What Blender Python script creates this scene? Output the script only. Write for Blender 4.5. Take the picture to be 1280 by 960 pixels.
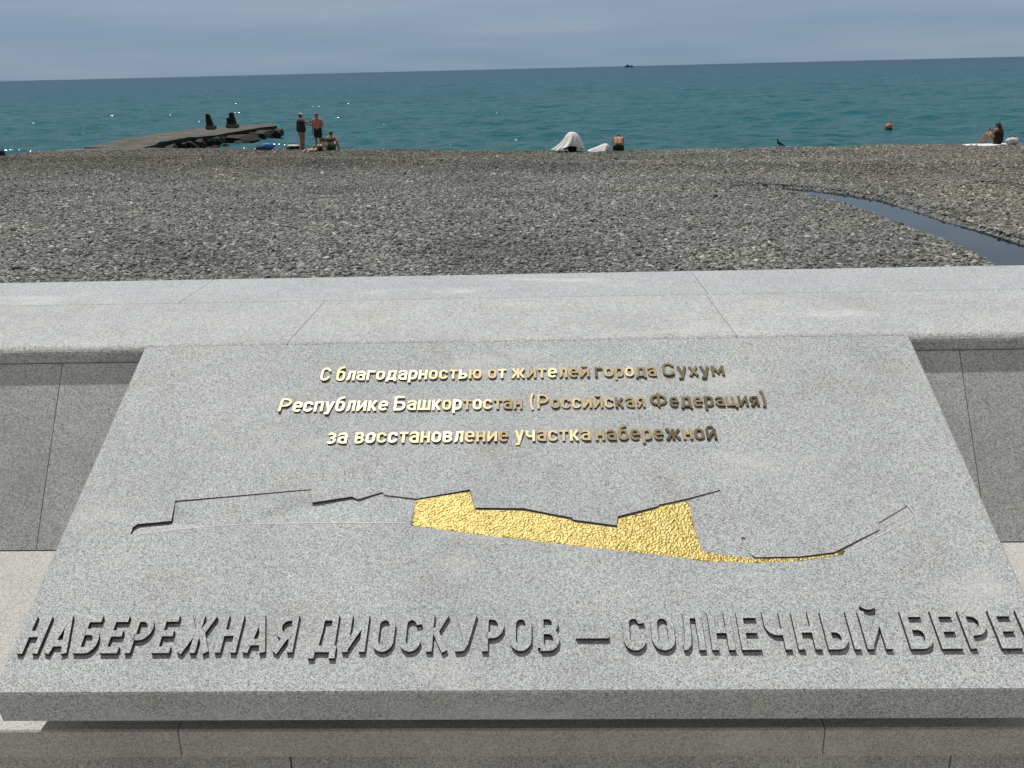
import bpy, bmesh, math, random
import numpy as np
from mathutils import Vector, Matrix, geometry
R = math.radians
rnd = random.Random(7)
nrs = np.random.RandomState(11)
for o in list(bpy.data.objects):
    bpy.data.objects.remove(o)
S = bpy.context.scene
COL = S.collection

# ------------------------------------------------------------------ camera
CAM_H = 1.5
F_PX, YAW, ROLL = 1150.0, R(1.8), R(1.387)
PITCH = math.atan(393.9 / F_PX)
f0 = Vector((-math.sin(YAW), math.cos(YAW), 0)); r0 = Vector((math.cos(YAW), math.sin(YAW), 0)); zz = Vector((0, 0, 1))
FW = f0 * math.cos(PITCH) - zz * math.sin(PITCH)
U0 = f0 * math.sin(PITCH) + zz * math.cos(PITCH)
RT = r0 * math.cos(ROLL) - U0 * math.sin(ROLL)
UP = U0 * math.cos(ROLL) + r0 * math.sin(ROLL)
CAM = Vector((0, 0, CAM_H))
cd = bpy.data.cameras.new('camera'); cam = bpy.data.objects.new('camera', cd); COL.objects.link(cam)
cd.sensor_width = 36; cd.lens = F_PX / 1280 * 36; cd.clip_start = 0.05; cd.clip_end = 80000
cam.matrix_world = Matrix.Translation(CAM) @ Matrix((RT, UP, -FW)).transposed().to_4x4()
S.camera = cam
S.render.resolution_x, S.render.resolution_y = 1024, 768

# ------------------------------------------------------------------ sky, sun, exposure
SUN = Vector((-0.225, 0.315, 0.925)).normalized()
SUN_EL = math.asin(SUN.z); SUN_AZ = math.atan2(SUN.x, SUN.y)
W = bpy.data.worlds.new('World'); S.world = W; W.use_nodes = True
wn = W.node_tree; wn.nodes.clear()
def WN(t, **k):
    n = wn.nodes.new(t)
    for a, b in k.items(): setattr(n, a, b)
    return n
sky = WN('ShaderNodeTexSky', sky_type='NISHITA', sun_disc=False, sun_elevation=SUN_EL, sun_rotation=SUN_AZ,
         air_density=1.0, dust_density=1.2, ozone_density=1.5, altitude=0)
wtc = WN('ShaderNodeTexCoord'); wsep = WN('ShaderNodeSeparateXYZ')
wgr = WN('ShaderNodeValToRGB'); els = wgr.color_ramp.elements     # thin overcast: grey-blue low over the sea, paler overhead
while len(els) < 5: els.new(.5)
for e_, (p_, c_) in zip(els, ((.0, (2.0, 3.1, 4.15)), (.03, (2.1, 3.1, 4.3)), (.07, (2.45, 3.4, 4.6)), (.25, (2.75, 2.85, 3.1)), (1, (2.9, 2.85, 2.8)))):
    e_.position = p_; e_.color = (c_[0] / 10, c_[1] / 10, c_[2] / 10, 1)
wmap = WN('ShaderNodeMapping'); wmap.inputs['Scale'].default_value = (1.8, 1.8, 19.0)
wno = WN('ShaderNodeTexNoise'); wno.inputs['Scale'].default_value = 1.9; wno.inputs['Detail'].default_value = 6; wno.inputs['Roughness'].default_value = .5
wramp = WN('ShaderNodeMapRange'); wramp.inputs[1].default_value = .40; wramp.inputs[2].default_value = .75
wcl = WN('ShaderNodeMixRGB'); wcl.inputs[2].default_value = (.46, .50, .56, 1)
wmul = WN('ShaderNodeMath', operation='MULTIPLY'); wmul.inputs[1].default_value = .34
wten = WN('ShaderNodeMixRGB', blend_type='MULTIPLY'); wten.inputs[0].default_value = 1; wten.inputs[2].default_value = (10, 10, 10, 1)
wmix = WN('ShaderNodeMixRGB'); wmix.inputs[0].default_value = .95
wbg = WN('ShaderNodeBackground'); wbg.inputs['Strength'].default_value = .1
wout = WN('ShaderNodeOutputWorld')
L = wn.links.new
L(wtc.outputs['Generated'], wmap.inputs['Vector']); L(wmap.outputs[0], wno.inputs['Vector']); L(wno.outputs['Fac'], wramp.inputs[0])
L(wtc.outputs['Generated'], wsep.inputs[0]); L(wsep.outputs['Z'], wgr.inputs[0]); L(wramp.outputs[0], wmul.inputs[0]); L(wmul.outputs[0], wcl.inputs[0])
wside = WN('ShaderNodeMapRange'); wside.inputs[1].default_value = .25; wside.inputs[2].default_value = -.45; L(wsep.outputs['Y'], wside.inputs[0])
wfill = WN('ShaderNodeMixRGB'); wfill.inputs[2].default_value = (.30, .285, .26, 1); L(wside.outputs[0], wfill.inputs[0]); L(wgr.outputs[0], wfill.inputs[1])   # warm fill added to the sky behind the camera for shaded faces
L(wfill.outputs[0], wcl.inputs[1]); L(wcl.outputs[0], wten.inputs[1]); L(sky.outputs[0], wmix.inputs[1]); L(wten.outputs[0], wmix.inputs[2])
L(wmix.outputs[0], wbg.inputs['Color']); L(wbg.outputs[0], wout.inputs['Surface'])
sl = bpy.data.lights.new('sun', 'SUN'); sl.energy = 3.9; sl.angle = R(.53); sl.color = (1, .98, .94)
so = bpy.data.objects.new('sun', sl); COL.objects.link(so)
so.rotation_euler = (-SUN).to_track_quat('-Z', 'Y').to_euler(); so.location = (0, 0, 50)
S.view_settings.view_transform = 'Standard'; S.view_settings.look = 'None'
S.view_settings.exposure = 0; S.view_settings.gamma = 1; S.view_settings.use_curve_mapping = False

# ------------------------------------------------------------------ helpers
def ray(px, py): return FW * F_PX + RT * (px - 640) - UP * (py - 480)
def hit(px, py, n, p):                     # pixel of the photograph -> point on plane (n, p)
    d = ray(px, py); return CAM + d * ((p - CAM).dot(n) / d.dot(n))
def hz(px, py, z): return hit(px, py, zz, Vector((0, 0, z)))
def hy(px, py, y): return hit(px, py, Vector((0, 1, 0)), Vector((0, y, 0)))

def tag(o, label=None, cat=None, group=None, kind=None):
    if label: o['label'] = label
    if cat: o['category'] = cat
    if group: o['group'] = group
    if kind: o['kind'] = kind
    return o
def empty(name, loc=(0, 0, 0), rz=0.0):
    o = bpy.data.objects.new(name, None); COL.objects.link(o); o.location = loc; o.rotation_euler = (0, 0, rz)
    o.empty_display_size = .1
    return o
def link(name, me, mat, parent=None):
    o = bpy.data.objects.new(name, me); COL.objects.link(o)
    if mat: me.materials.append(mat)
    if parent: o.parent = parent
    return o
def from_bm(name, bm, mat, parent=None, smooth=False):
    bmesh.ops.recalc_face_normals(bm, faces=bm.faces)
    me = bpy.data.meshes.new(name); bm.to_mesh(me); bm.free()
    if smooth: me.shade_smooth()
    return link(name, me, mat, parent)
def from_np(name, v, f, mat, parent=None, smooth=False):
    me = bpy.data.meshes.new(name); me.from_pydata([tuple(p) for p in v], [], [tuple(q) for q in f]); me.update()
    if smooth: me.shade_smooth()
    return link(name, me, mat, parent)
def bevel(o, w, seg=2, ang=30):
    m = o.modifiers.new('bevel', 'BEVEL'); m.width = w; m.segments = seg; m.limit_method = 'ANGLE'; m.angle_limit = R(ang)
    return o
def prism_x(bm, prof, x0, x1):             # profile in (y,z) swept along x
    a = [bm.verts.new((x0, y, z)) for y, z in prof]; b = [bm.verts.new((x1, y, z)) for y, z in prof]
    n = len(prof)
    bm.faces.new(a); bm.faces.new(b[::-1])
    for i in range(n):
        j = (i + 1) % n; bm.faces.new((a[i], b[i], b[j], a[j]))
def prism_skew(bm, prof, xs0, xs1):        # as prism_x but each profile point has its own x at either end
    a = [bm.verts.new((x, y, z)) for x, (y, z) in zip(xs0, prof)]; b = [bm.verts.new((x, y, z)) for x, (y, z) in zip(xs1, prof)]
    n = len(prof); bm.faces.new(a); bm.faces.new(b[::-1])
    for i in range(n):
        j = (i + 1) % n; bm.faces.new((a[i], b[i], b[j], a[j]))

# ------------------------------------------------------------------ materials
def mat(name, base=(.5, .5, .5), rough=.6, metal=0.0, spec=.5):
    m = bpy.data.materials.new(name); m.use_nodes = True
    b = m.node_tree.nodes['Principled BSDF']
    b.inputs['Base Color'].default_value = (*base, 1); b.inputs['Roughness'].default_value = rough
    b.inputs['Metallic'].default_value = metal; b.inputs['Specular IOR Level'].default_value = spec
    return m
class NT:
    def __init__(s, m): s.t = m.node_tree; s.b = s.t.nodes['Principled BSDF']
    def n(s, t, **k):
        n = s.t.nodes.new(t)
        for a, b in k.items():
            if a in ('op',): n.operation = b
            elif a == 'blend': n.blend_type = b
            elif hasattr(n, a) and a not in n.inputs: setattr(n, a, b)
            else: n.inputs[a].default_value = b
        return n
    def l(s, a, b): s.t.links.new(a, b)
    def ramp(s, src, stops):
        r = s.t.nodes.new('ShaderNodeValToRGB'); e = r.color_ramp.elements
        while len(e) < len(stops): e.new(.5)
        for q, (p, c) in zip(e, stops): q.position = p; q.color = (*c, 1) if len(c) == 3 else c
        s.l(src, r.inputs[0]); return r
def noisy(name, c1, c2, scale, rough=.7, bump=.0, bscale=None, metal=0, spec=.4, detail=4):
    m = mat(name, c1, rough, metal, spec); t = NT(m)
    tc = t.n('ShaderNodeTexCoord'); no = t.n('ShaderNodeTexNoise', Scale=scale, Detail=detail); t.l(tc.outputs['Object'], no.inputs['Vector'])
    r = t.ramp(no.outputs['Fac'], [(.35, c1), (.65, c2)]); t.l(r.outputs[0], t.b.inputs['Base Color'])
    if bump:
        n2 = t.n('ShaderNodeTexNoise', Scale=bscale or scale * 3, Detail=5); t.l(tc.outputs['Object'], n2.inputs['Vector'])
        bp = t.n('ShaderNodeBump', Strength=bump, Distance=.02); t.l(n2.outputs['Fac'], bp.inputs['Height']); t.l(bp.outputs[0], t.b.inputs['Normal'])
    return m
def granite(name, lo, mid, hi, tint=(1, 1, 1), grain=300., rough=.75, stain=.25, vary=.10):
    m = mat(name, (mid,) * 3, rough, 0, .35); t = NT(m)
    tc = t.n('ShaderNodeTexCoord')
    no = t.n('ShaderNodeTexNoise', Scale=grain, Detail=2.5, Roughness=.6); t.l(tc.outputs['Object'], no.inputs['Vector'])
    vo = t.n('ShaderNodeTexVoronoi', Scale=grain * .95); t.l(tc.outputs['Object'], vo.inputs['Vector'])
    sep = t.n('ShaderNodeSeparateColor'); t.l(vo.outputs['Color'], sep.inputs[0])
    a = t.n('ShaderNodeMath', op='MULTIPLY_ADD'); a.inputs[1].default_value = .42; t.l(sep.outputs[0], a.inputs[0])
    b = t.n('ShaderNodeMath', op='MULTIPLY'); b.inputs[1].default_value = .62; t.l(no.outputs['Fac'], b.inputs[0]); t.l(b.outputs[0], a.inputs[2])
    tt = lambda c: tuple(c * q for q in tint)
    r = t.ramp(a.outputs[0], [(.30, tt(lo)), (.40, tt(mid * .8)), (.55, tt(mid)), (.74, tt(hi))])
    # cloudy stains and small per-block difference of tone
    n2 = t.n('ShaderNodeTexNoise', Scale=3.2, Detail=7, Roughness=.65); t.l(tc.outputs['Object'], n2.inputs['Vector'])
    r2 = t.ramp(n2.outputs['Fac'], [(.30, (1 - stain, 1 - stain, 1 - stain * .95)), (.56, (1, 1, 1)), (.8, (1.04, 1.03, 1.0))])
    mx = t.n('ShaderNodeMixRGB', blend='MULTIPLY', Fac=1.0); t.l(r.outputs[0], mx.inputs[1]); t.l(r2.outputs[0], mx.inputs[2])
    n4 = t.n('ShaderNodeTexNoise', Scale=6.5, Detail=6, Roughness=.7); mp4 = t.n('ShaderNodeMapping'); mp4.inputs['Location'].default_value = (3.7, 1.9, 0); t.l(tc.outputs['Object'], mp4.inputs['Vector']); t.l(mp4.outputs[0], n4.inputs['Vector'])
    r4 = t.ramp(n4.outputs['Fac'], [(.56, (1, 1, 1)), (.70, (.90, .84, .70))]); m4 = t.n('ShaderNodeMixRGB', blend='MULTIPLY', Fac=.55); t.l(mx.outputs[0], m4.inputs[1]); t.l(r4.outputs[0], m4.inputs[2])   # rusty, lichen-like stains
    n5 = t.n('ShaderNodeTexNoise', Scale=4.0, Detail=5, Roughness=.6); mp5 = t.n('ShaderNodeMapping'); mp5.inputs['Location'].default_value = (1.2, 7.9, 2); mp5.inputs['Scale'].default_value = (.6, 1.4, 1); t.l(tc.outputs['Object'], mp5.inputs['Vector']); t.l(mp5.outputs[0], n5.inputs['Vector'])
    r5 = t.ramp(n5.outputs['Fac'], [(.58, (0, 0, 0)), (.72, (.5, .5, .5))]); m5 = t.n('ShaderNodeMixRGB'); m5.inputs[2].default_value = (.60, .61, .60, 1); t.l(r5.outputs[0], m5.inputs[0]); t.l(m4.outputs[0], m5.inputs[1]); mx = m5   # dried salt
    oi = t.n('ShaderNodeObjectInfo'); mr = t.n('ShaderNodeMapRange'); mr.inputs[3].default_value = 1 - vary; mr.inputs[4].default_value = 1 + vary * .5
    t.l(oi.outputs['Random'], mr.inputs[0])
    m3 = t.n('ShaderNodeMixRGB', blend='MULTIPLY', Fac=1.0); t.l(mx.outputs[0], m3.inputs[1]); t.l(mr.outputs[0], m3.inputs[2])
    t.l(m3.outputs[0], t.b.inputs['Base Color'])
    bp = t.n('ShaderNodeBump', Strength=.25, Distance=.002); t.l(a.outputs[0], bp.inputs['Height']); t.l(bp.outputs[0], t.b.inputs['Normal'])
    return m
G_SLAB = granite('granite_plaque', .14, .42, .64, (.955, 1, 1.01), 560, stain=.16, vary=0)
G_TOP = granite('granite_coping', .21, .41, .56, (.965, 1, 1.005), 330, stain=.14, vary=.05)
G_FAR = granite('granite_outer_coping', .24, .40, .52, (.945, 1, 1.03), 330, .6, stain=.10, vary=.04)
G_WALL = granite('granite_backrest', .20, .52, .74, (.96, 1, .985), 520, stain=.2, vary=.12)
G_SEAT = granite('granite_seat', .28, .44, .55, (1.01, 1, .95), 480, stain=.15, vary=.05)
G_RISER = granite('granite_riser', .15, .40, .58, (.985, 1, .97), 500, stain=.3, vary=.08)
JOINT = noisy('joint_mortar', (.12, .12, .115), (.2, .2, .19), 60)
def gold(name, c1, c2, rough, bump=0, bscale=200):
    m = mat(name, c1, rough, 1, .5); t = NT(m); tc = t.n('ShaderNodeTexCoord')
    no = t.n('ShaderNodeTexNoise', Scale=60, Detail=4); t.l(tc.outputs['Object'], no.inputs['Vector'])
    r = t.ramp(no.outputs['Fac'], [(.35, c1), (.65, c2)]); t.l(r.outputs[0], t.b.inputs['Base Color'])
    if bump:
        vo = t.n('ShaderNodeTexVoronoi', Scale=bscale, feature='SMOOTH_F1'); t.l(tc.outputs['Object'], vo.inputs['Vector'])
        n2 = t.n('ShaderNodeTexNoise', Scale=bscale * .8, Detail=3); t.l(tc.outputs['Object'], n2.inputs['Vector'])
        ad = t.n('ShaderNodeMath', op='ADD'); t.l(vo.outputs['Distance'], ad.inputs[0]); t.l(n2.outputs['Fac'], ad.inputs[1])
        bp = t.n('ShaderNodeBump', Strength=bump, Distance=.0035); t.l(ad.outputs[0], bp.inputs['Height']); t.l(bp.outputs[0], t.b.inputs['Normal'])
    return m
GOLD_TXT = gold('gold_lettering', (.150, .120, .070), (.185, .148, .088), .40)
GOLD_MAP = gold('gold_leaf', (.42, .32, .11), (.50, .40, .17), .55, .6, 260)

# ------------------------------------------------------------------ parapet geometry (metres; promenade at z = 0)
ZT = 0.9                                   # parapet top
Y_NEAR, Y_SEAM, Y_FAR = 2.058, 2.492, 2.808
XL, XR = -7.0, 7.0
parapet = tag(empty('granite_parapet', (0, 2.4, 0)), 'long pale granite seawall parapet with rounded coping, sloping backrest and stone seat', 'parapet')
def PB(name, bm, m, smooth=False):
    o = from_bm(name, bm, m); o.location = (0, -2.4, 0); o.parent = parapet
    return o
def on_top(px, py): return hz(px, py, ZT)
s1 = [(on_top(396, 384.6).x, on_top(362, 429).x), (on_top(887, 372).x, on_top(915, 415).x)]
near_seams = [XL, -4.2, -2.35, sum(s1[0]) / 2, sum(s1[1]) / 2, 2.45, 4.4, XR]
far_seams = [XL, -4.4, -2.9, (on_top(254, 357).x + on_top(219, 382).x) / 2, on_top(876, 355).x, 2.6, 4.3, XR]
G = .0013
nose = [(Y_SEAM - .003, ZT), (Y_SEAM - .003, ZT - .07), (Y_NEAR + .05, ZT - .07), (Y_NEAR + .03, ZT - .040), (Y_NEAR + .010, ZT - .040),
        (Y_NEAR + .006, ZT - .037), (Y_NEAR + .004, ZT - .033)]
for i in range(7):
    a = R(90 * i / 6); nose.append((Y_NEAR + .004 + .024 * (1 - math.sin(a)) * 0 + .024 * (1 - math.cos(a)), ZT - .024 + .024 * math.sin(a)))
for a, b in zip(near_seams[:-1], near_seams[1:]):
    bm = bmesh.new(); prism_x(bm, nose, a + G * .6, b - G * .6); PB('coping_slab', bm, G_TOP)
for a, b in zip(far_seams[:-1], far_seams[1:]):
    bm = bmesh.new(); prism_x(bm, [(Y_SEAM + .003, ZT - .001), (Y_SEAM + .003, ZT - .09), (Y_FAR, ZT - .09), (Y_FAR, ZT - .006), (Y_FAR - .006, ZT - .001)], a + G * .6, b - G * .6)
    PB('outer_coping_slab', bm, G_FAR)
# backrest plane: passes just under the nose, leans 64 degrees
BK_T = math.tan(R(60)); BK_Y0, BK_Z0 = Y_NEAR + .0078, ZT - .040
bk_n = Vector((0, -math.sin(R(60)), math.cos(R(60)))); bk_p = Vector((0, BK_Y0, BK_Z0))
base_pt = hit(60, 688, bk_n, bk_p); SEAT_Y1, SEAT_Z1 = base_pt.y, base_pt.z
SEAT_Y0, SEAT_Z0 = 1.334, 0.400            # front edge of the seat
seat_sl = (SEAT_Z1 - SEAT_Z0) / (SEAT_Y1 - SEAT_Y0)
def bkx(px0, py0, px1, py1):               # x of a leaning joint at backrest top and bottom
    a = hit(px0, py0, bk_n, bk_p); b = hit(px1, py1, bk_n, bk_p); t = lambda z: a.x + (b.x - a.x) * (z - a.z) / (b.z - a.z)
    return t(BK_Z0), t(SEAT_Z1)
bseams = [(-5.8, -5.9), (-3.6, -3.72), (-2.25, -2.32), bkx(77, 461.7, 45.5, 686), bkx(1198.7, 434.6, 1225.8, 620), (2.5, 2.57), (4.2, 4.28), (6.2, 6.3)]
for (a0, a1), (b0, b1) in zip(bseams[:-1], bseams[1:]):
    bm = bmesh.new()
    prof = [(BK_Y0 + .012, BK_Z0 + .02), (BK_Y0 + .012 - .012, BK_Z0), (SEAT_Y1, SEAT_Z1), (SEAT_Y1 + .05, SEAT_Z1 - .002), (BK_Y0 + .06, BK_Z0 + .02)]
    prof = [(BK_Y0, BK_Z0 - .001), (SEAT_Y1, SEAT_Z1 + .0015), (SEAT_Y1 + .05, SEAT_Z1 + .0015), (BK_Y0 + .05, BK_Z0 - .001)]
    g = .0010
    prism_skew(bm, prof, [a0 + g, a1 + g, a1 + g, a0 + g], [b0 - g, b1 - g, b1 - g, b0 - g]); PB('backrest_panel', bm, G_WALL)
bm = bmesh.new()
prism_x(bm, [(BK_Y0 + .006, BK_Z0 - .003), (SEAT_Y1 + .006, SEAT_Z1 - .01), (SEAT_Y1 + .006, -.3), (Y_FAR - .03, -2.6), (Y_FAR - .03, ZT - .075), (Y_NEAR + .06, ZT - .075)], XL + .01, XR - .01)
PB('wall_core', bm, JOINT)
bm = bmesh.new(); prism_x(bm, [(Y_FAR - .028, ZT - .092), (Y_FAR - .028, -2.6), (Y_FAR - .004, -2.6), (Y_FAR - .004, ZT - .092)], XL, XR); PB('sea_face', bm, G_RISER)
seat_cuts = [XL, -4.6, -2.6, hit(224, 925, Vector((0, -1, 0)), Vector((0, SEAT_Y0, 0))).x, hit(1030, 925, Vector((0, -1, 0)), Vector((0, SEAT_Y0, 0))).x, 2.7, 4.8, XR]
for a, b in zip(seat_cuts[:-1], seat_cuts[1:]):
    bm = bmesh.new()
    prism_x(bm, [(SEAT_Y1 + .004, SEAT_Z1 - .0005), (SEAT_Y1 + .004, SEAT_Z1 - .06), (SEAT_Y0, SEAT_Z0 - .058), (SEAT_Y0, SEAT_Z0 - .003), (SEAT_Y0 + .003, SEAT_Z0 + .0003)], a + .001, b - .001)
    PB('seat_slab', bm, G_SEAT)
riser_cuts = [XL, -4.9, -3.1, -1.72, -.46, .72, 2.1, 3.3, 5.0, XR]
for a, b in zip(riser_cuts[:-1], riser_cuts[1:]):
    bm = bmesh.new(); prism_x(bm, [(SEAT_Y0 + .012, SEAT_Z0 - .060), (SEAT_Y0 + .06, SEAT_Z0 - .060), (SEAT_Y0 + .06, -.05), (SEAT_Y0 + .012, -.05)], a + .0015, b - .0015)
    PB('riser_panel', bm, G_RISER)
bm = bmesh.new(); prism_x(bm, [(SEAT_Y0 + .02, SEAT_Z0 - .062), (SEAT_Y1, SEAT_Z0 - .062), (SEAT_Y1, -.05), (SEAT_Y0 + .02, -.05)], XL + .02, XR - .02); PB('seat_core', bm, JOINT)
# promenade paving under the camera
bm = bmesh.new()
for v in ((-30, -30, 0), (30, -30, 0), (30, SEAT_Y0 + .05, 0), (-30, SEAT_Y0 + .05, 0)): bm.verts.new(v)
bm.faces.new(bm.verts[:]); tag(from_bm('promenade_pavement', bm, granite('granite_paving', .24, .46, .58, (1.04, 1, .92), grain=250)), kind='structure')

# ------------------------------------------------------------------ memorial plaque
SL_A = R(25.5); SX0, SX1, ST, STH = -.927, .850, -.868, -.062
SO = Vector((0, 2.055, ZT)); su = Vector((0, math.cos(SL_A), math.sin(SL_A))); sn = Vector((0, -math.sin(SL_A), math.cos(SL_A)))
def sp(px, py):                             # pixel -> plaque coordinates (X, t)
    P = hit(px, py, sn, SO) - SO; return P.x, P.dot(su)
plaque = tag(empty('memorial_plaque', SO), 'big sloping granite memorial plaque with gold inscription and gilded map, leaning on the parapet', 'plaque')
plaque.rotation_euler = (SL_A, 0, 0)
MAP = [(163, 668, 4), (166, 659, 6), (172, 655, 7), (214, 651, 7), (219, 626, 2.5), (389, 611.5, 1.6), (390, 628, 6.5), (440, 620.5, 5.5), (447, 624, 4), (478, 615, 3),
       (480, 618.5, 2.2), (521, 623.3, 3), (587, 611.8, 4), (594, 634.5, 4.5), (654, 635.2, 4.5), (714, 646.7, 4), (717, 649.5, 4), (771, 656.5, 4.5), (772, 645.3, 4.5),
       (822, 632.7, 4), (824, 630.7, 3.5), (860, 622.7, 3), (900, 612.3, 2), (936, 690, 2), (940, 694, 2), (945, 696.5, 3.5), (1000, 695.5, 3.5), (1043, 690, 4), (1098, 662.3, 2), (1098, 653.3, 2), (1134, 631.8, 2),
       (1145, 645, 1), (1055, 693.5, 3), (1000, 701.5, 4), (945, 703.5, 4), (880, 702, 4), (860, 698, 4), (700, 680, 4), (600, 668.5, 4), (514, 657, 4), (512, 653, 1), (310, 653.3, .9), (265, 656, .9), (190, 665, 1)]
mp = [sp(x, y) for x, y, d in MAP]; dep = [d * .001 for x, y, d in MAP]
# floor of the carved map reused as outline; slab top = rectangle minus map
ch = .0035
rect = [(SX0 + ch, ST + ch), (SX1 - ch, ST + ch), (SX1 - ch, 0), (SX0 + ch, 0)]
def cdt(polys):
    vs = []; es = []
    for p in polys:
        b = len(vs); vs += [Vector(q) for q in p]; es += [(b + i, b + (i + 1) % len(p)) for i in range(len(p))]
    r = geometry.delaunay_2d_cdt(vs, es, [], 0, 1e-7)
    return r[0], r[2]
def inside(p, poly):
    x, y = p; c = False
    for i in range(len(poly)):
        (x0, y0), (x1, y1) = poly[i - 1], poly[i]
        if (y0 > y) != (y1 > y) and x < (x1 - x0) * (y - y0) / (y1 - y0) + x0: c = not c
    return c
vv, ff = cdt([rect, mp])
bm = bmesh.new(); V = [bm.verts.new((v.x, v.y, 0)) for v in vv]
nf = len(mp)
for f in ff:
    c = sum((vv[i] for i in f), Vector((0, 0))) / len(f)
    if not inside(c, mp): bm.faces.new([V[i] for i in f])
fl = [bm.verts.new((x, t, -d)) for (x, t), d in zip(mp, dep)]
top = V[4:4 + nf]
for i in range(nf):
    j = (i + 1) % nf
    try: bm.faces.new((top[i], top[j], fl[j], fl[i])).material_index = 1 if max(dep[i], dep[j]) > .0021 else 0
    except ValueError: pass
fv, f2 = cdt([mp])
FV = fl
for f in f2:
    c = sum((fv[i] for i in f), Vector((0, 0))) / len(f)
    if inside(c, mp):
        try: bm.faces.new([FV[i] for i in f])
        except ValueError: pass
# rim, sides, underside
r1 = V[:4]
o1 = [bm.verts.new(p) for p in ((SX0, ST, -ch * .8), (SX1, ST, -ch * .8), (SX1, 0, -ch * .8), (SX0, 0, -ch * .8))]
k = -STH * math.tan(SL_A)
o2 = [bm.verts.new(p) for p in ((SX0 + .001, ST - .0172, STH), (SX1 - .001, ST - .0172, STH), (SX1, -k, STH), (SX0, -k, STH))]
for i in range(4):
    j = (i + 1) % 4
    bm.faces.new((r1[i], r1[j], o1[j], o1[i])); bm.faces.new((o1[i], o1[j], o2[j], o2[i]))
bm.faces.new(o2)
slab = from_bm('slab', bm, G_SLAB, plaque); slab.data.materials.append(noisy('dark_carving', (.04, .038, .034), (.07, .066, .06), 80, .9))  # second material: near-black walls of the deeper map edges
# hidden wedge that carries the slab on the seat
def loc(y, z):
    q = Vector((0, y, z)) - SO; return q.dot(su), q.dot(sn)
bm = bmesh.new()
pr = [loc(1.50, SEAT_Z0 + seat_sl * (1.50 - SEAT_Y0) + .001), loc(1.50, ZT - .098 - (2.055 - 1.50) * math.tan(SL_A) - .015),
      loc(1.93, ZT - .098 - (2.055 - 1.93) * math.tan(SL_A) - .015), loc(1.93, 0.60), loc(SEAT_Y1 - .002, SEAT_Z1 + .001)]
prism_x(bm, pr, SX0 + .09, SX1 - .09); from_bm('support_block', bm, G_RISER, plaque)
# gilded part of the map
GP = [(520, 625.0), (587, 614.0), (594, 637), (654, 637.8), (714, 649.3), (717, 652), (771.5, 659.3), (773, 648), (822, 635.3), (824, 633.3), (860, 625.2), (867, 655), (877, 688), (900, 692.5), (945, 698),
      (1000, 697.5), (1043, 692.3), (1056, 687), (1052, 693), (1000, 700.8), (945, 703), (880, 701.4), (860, 697.5), (700, 679.5), (600, 668), (514.5, 656.3)]
gp = [sp(x, y) for x, y in GP]
# grid of points inside the outline gives a beaten surface with real relief
pts = []
x0, x1 = min(p[0] for p in gp), max(p[0] for p in gp); t0, t1 = min(p[1] for p in gp), max(p[1] for p in gp)
st = .0042
gy = t0
while gy < t1:
    gx = x0
    while gx < x1:
        q = (gx + rnd.uniform(-.3, .3) * st, gy + rnd.uniform(-.3, .3) * st)
        if inside(q, gp) and min((q[0] - p[0]) ** 2 + (q[1] - p[1]) ** 2 for p in gp) > 4e-6: pts.append(q)
        gx += st
    gy += st
r = geometry.delaunay_2d_cdt([Vector(p) for p in gp] + [Vector(p) for p in pts], [(i, (i + 1) % len(gp)) for i in range(len(gp))], [], 0, 1e-7)
bm = bmesh.new(); nb = len(gp)
VV = [bm.verts.new((v.x, v.y, -.0013 + (0 if i < nb else rnd.uniform(-.0006, .0005)))) for i, v in enumerate(r[0])]
for f in r[2]:
    c = sum((r[0][i] for i in f), Vector((0, 0))) / len(f)
    if inside(c, gp): bm.faces.new([VV[i] for i in f])
B2 = [bm.verts.new((p[0], p[1], -.010)) for p in gp]
for i in range(nb):
    j = (i + 1) % nb; bm.faces.new((VV[i], VV[j], B2[j], B2[i]))
bm.faces.new(B2)
from_bm('gilded_map', bm, GOLD_MAP, plaque, smooth=True)
M_EDGE_HI = granite('edge_highlight_granite', .45, .60, .72, grain=500, stain=.05, vary=0)
EDGE_HI = [[(178, 667.3), (230, 661), (270, 657.3), (310, 655), (400, 653.6), (505, 653.6)], [(902, 616), (920, 655), (935, 688)], [(1134.5, 632.5), (1145, 645), (1100, 669), (1056, 693)], [(1098.5, 662), (1098.5, 654.5)]]  # pale ribbons that paint the sunlit edges of the map recess
# small dark pin hole on the map
q = sp(929, 673); bm = bmesh.new(); bmesh.ops.create_circle(bm, cap_ends=True, segments=10, radius=.0042, matrix=Matrix.Translation((q[0], q[1], .0006)) @ Matrix.Diagonal((1, .6, 1, 1)))
from_bm('pin_mark', bm, mat('dark_pin', (.03, .03, .03), .8), plaque)

M_CUT = noisy('dark_cut', (.035, .034, .030), (.06, .058, .052), 80, .9)  # near-black sides of the raised letters
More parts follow.
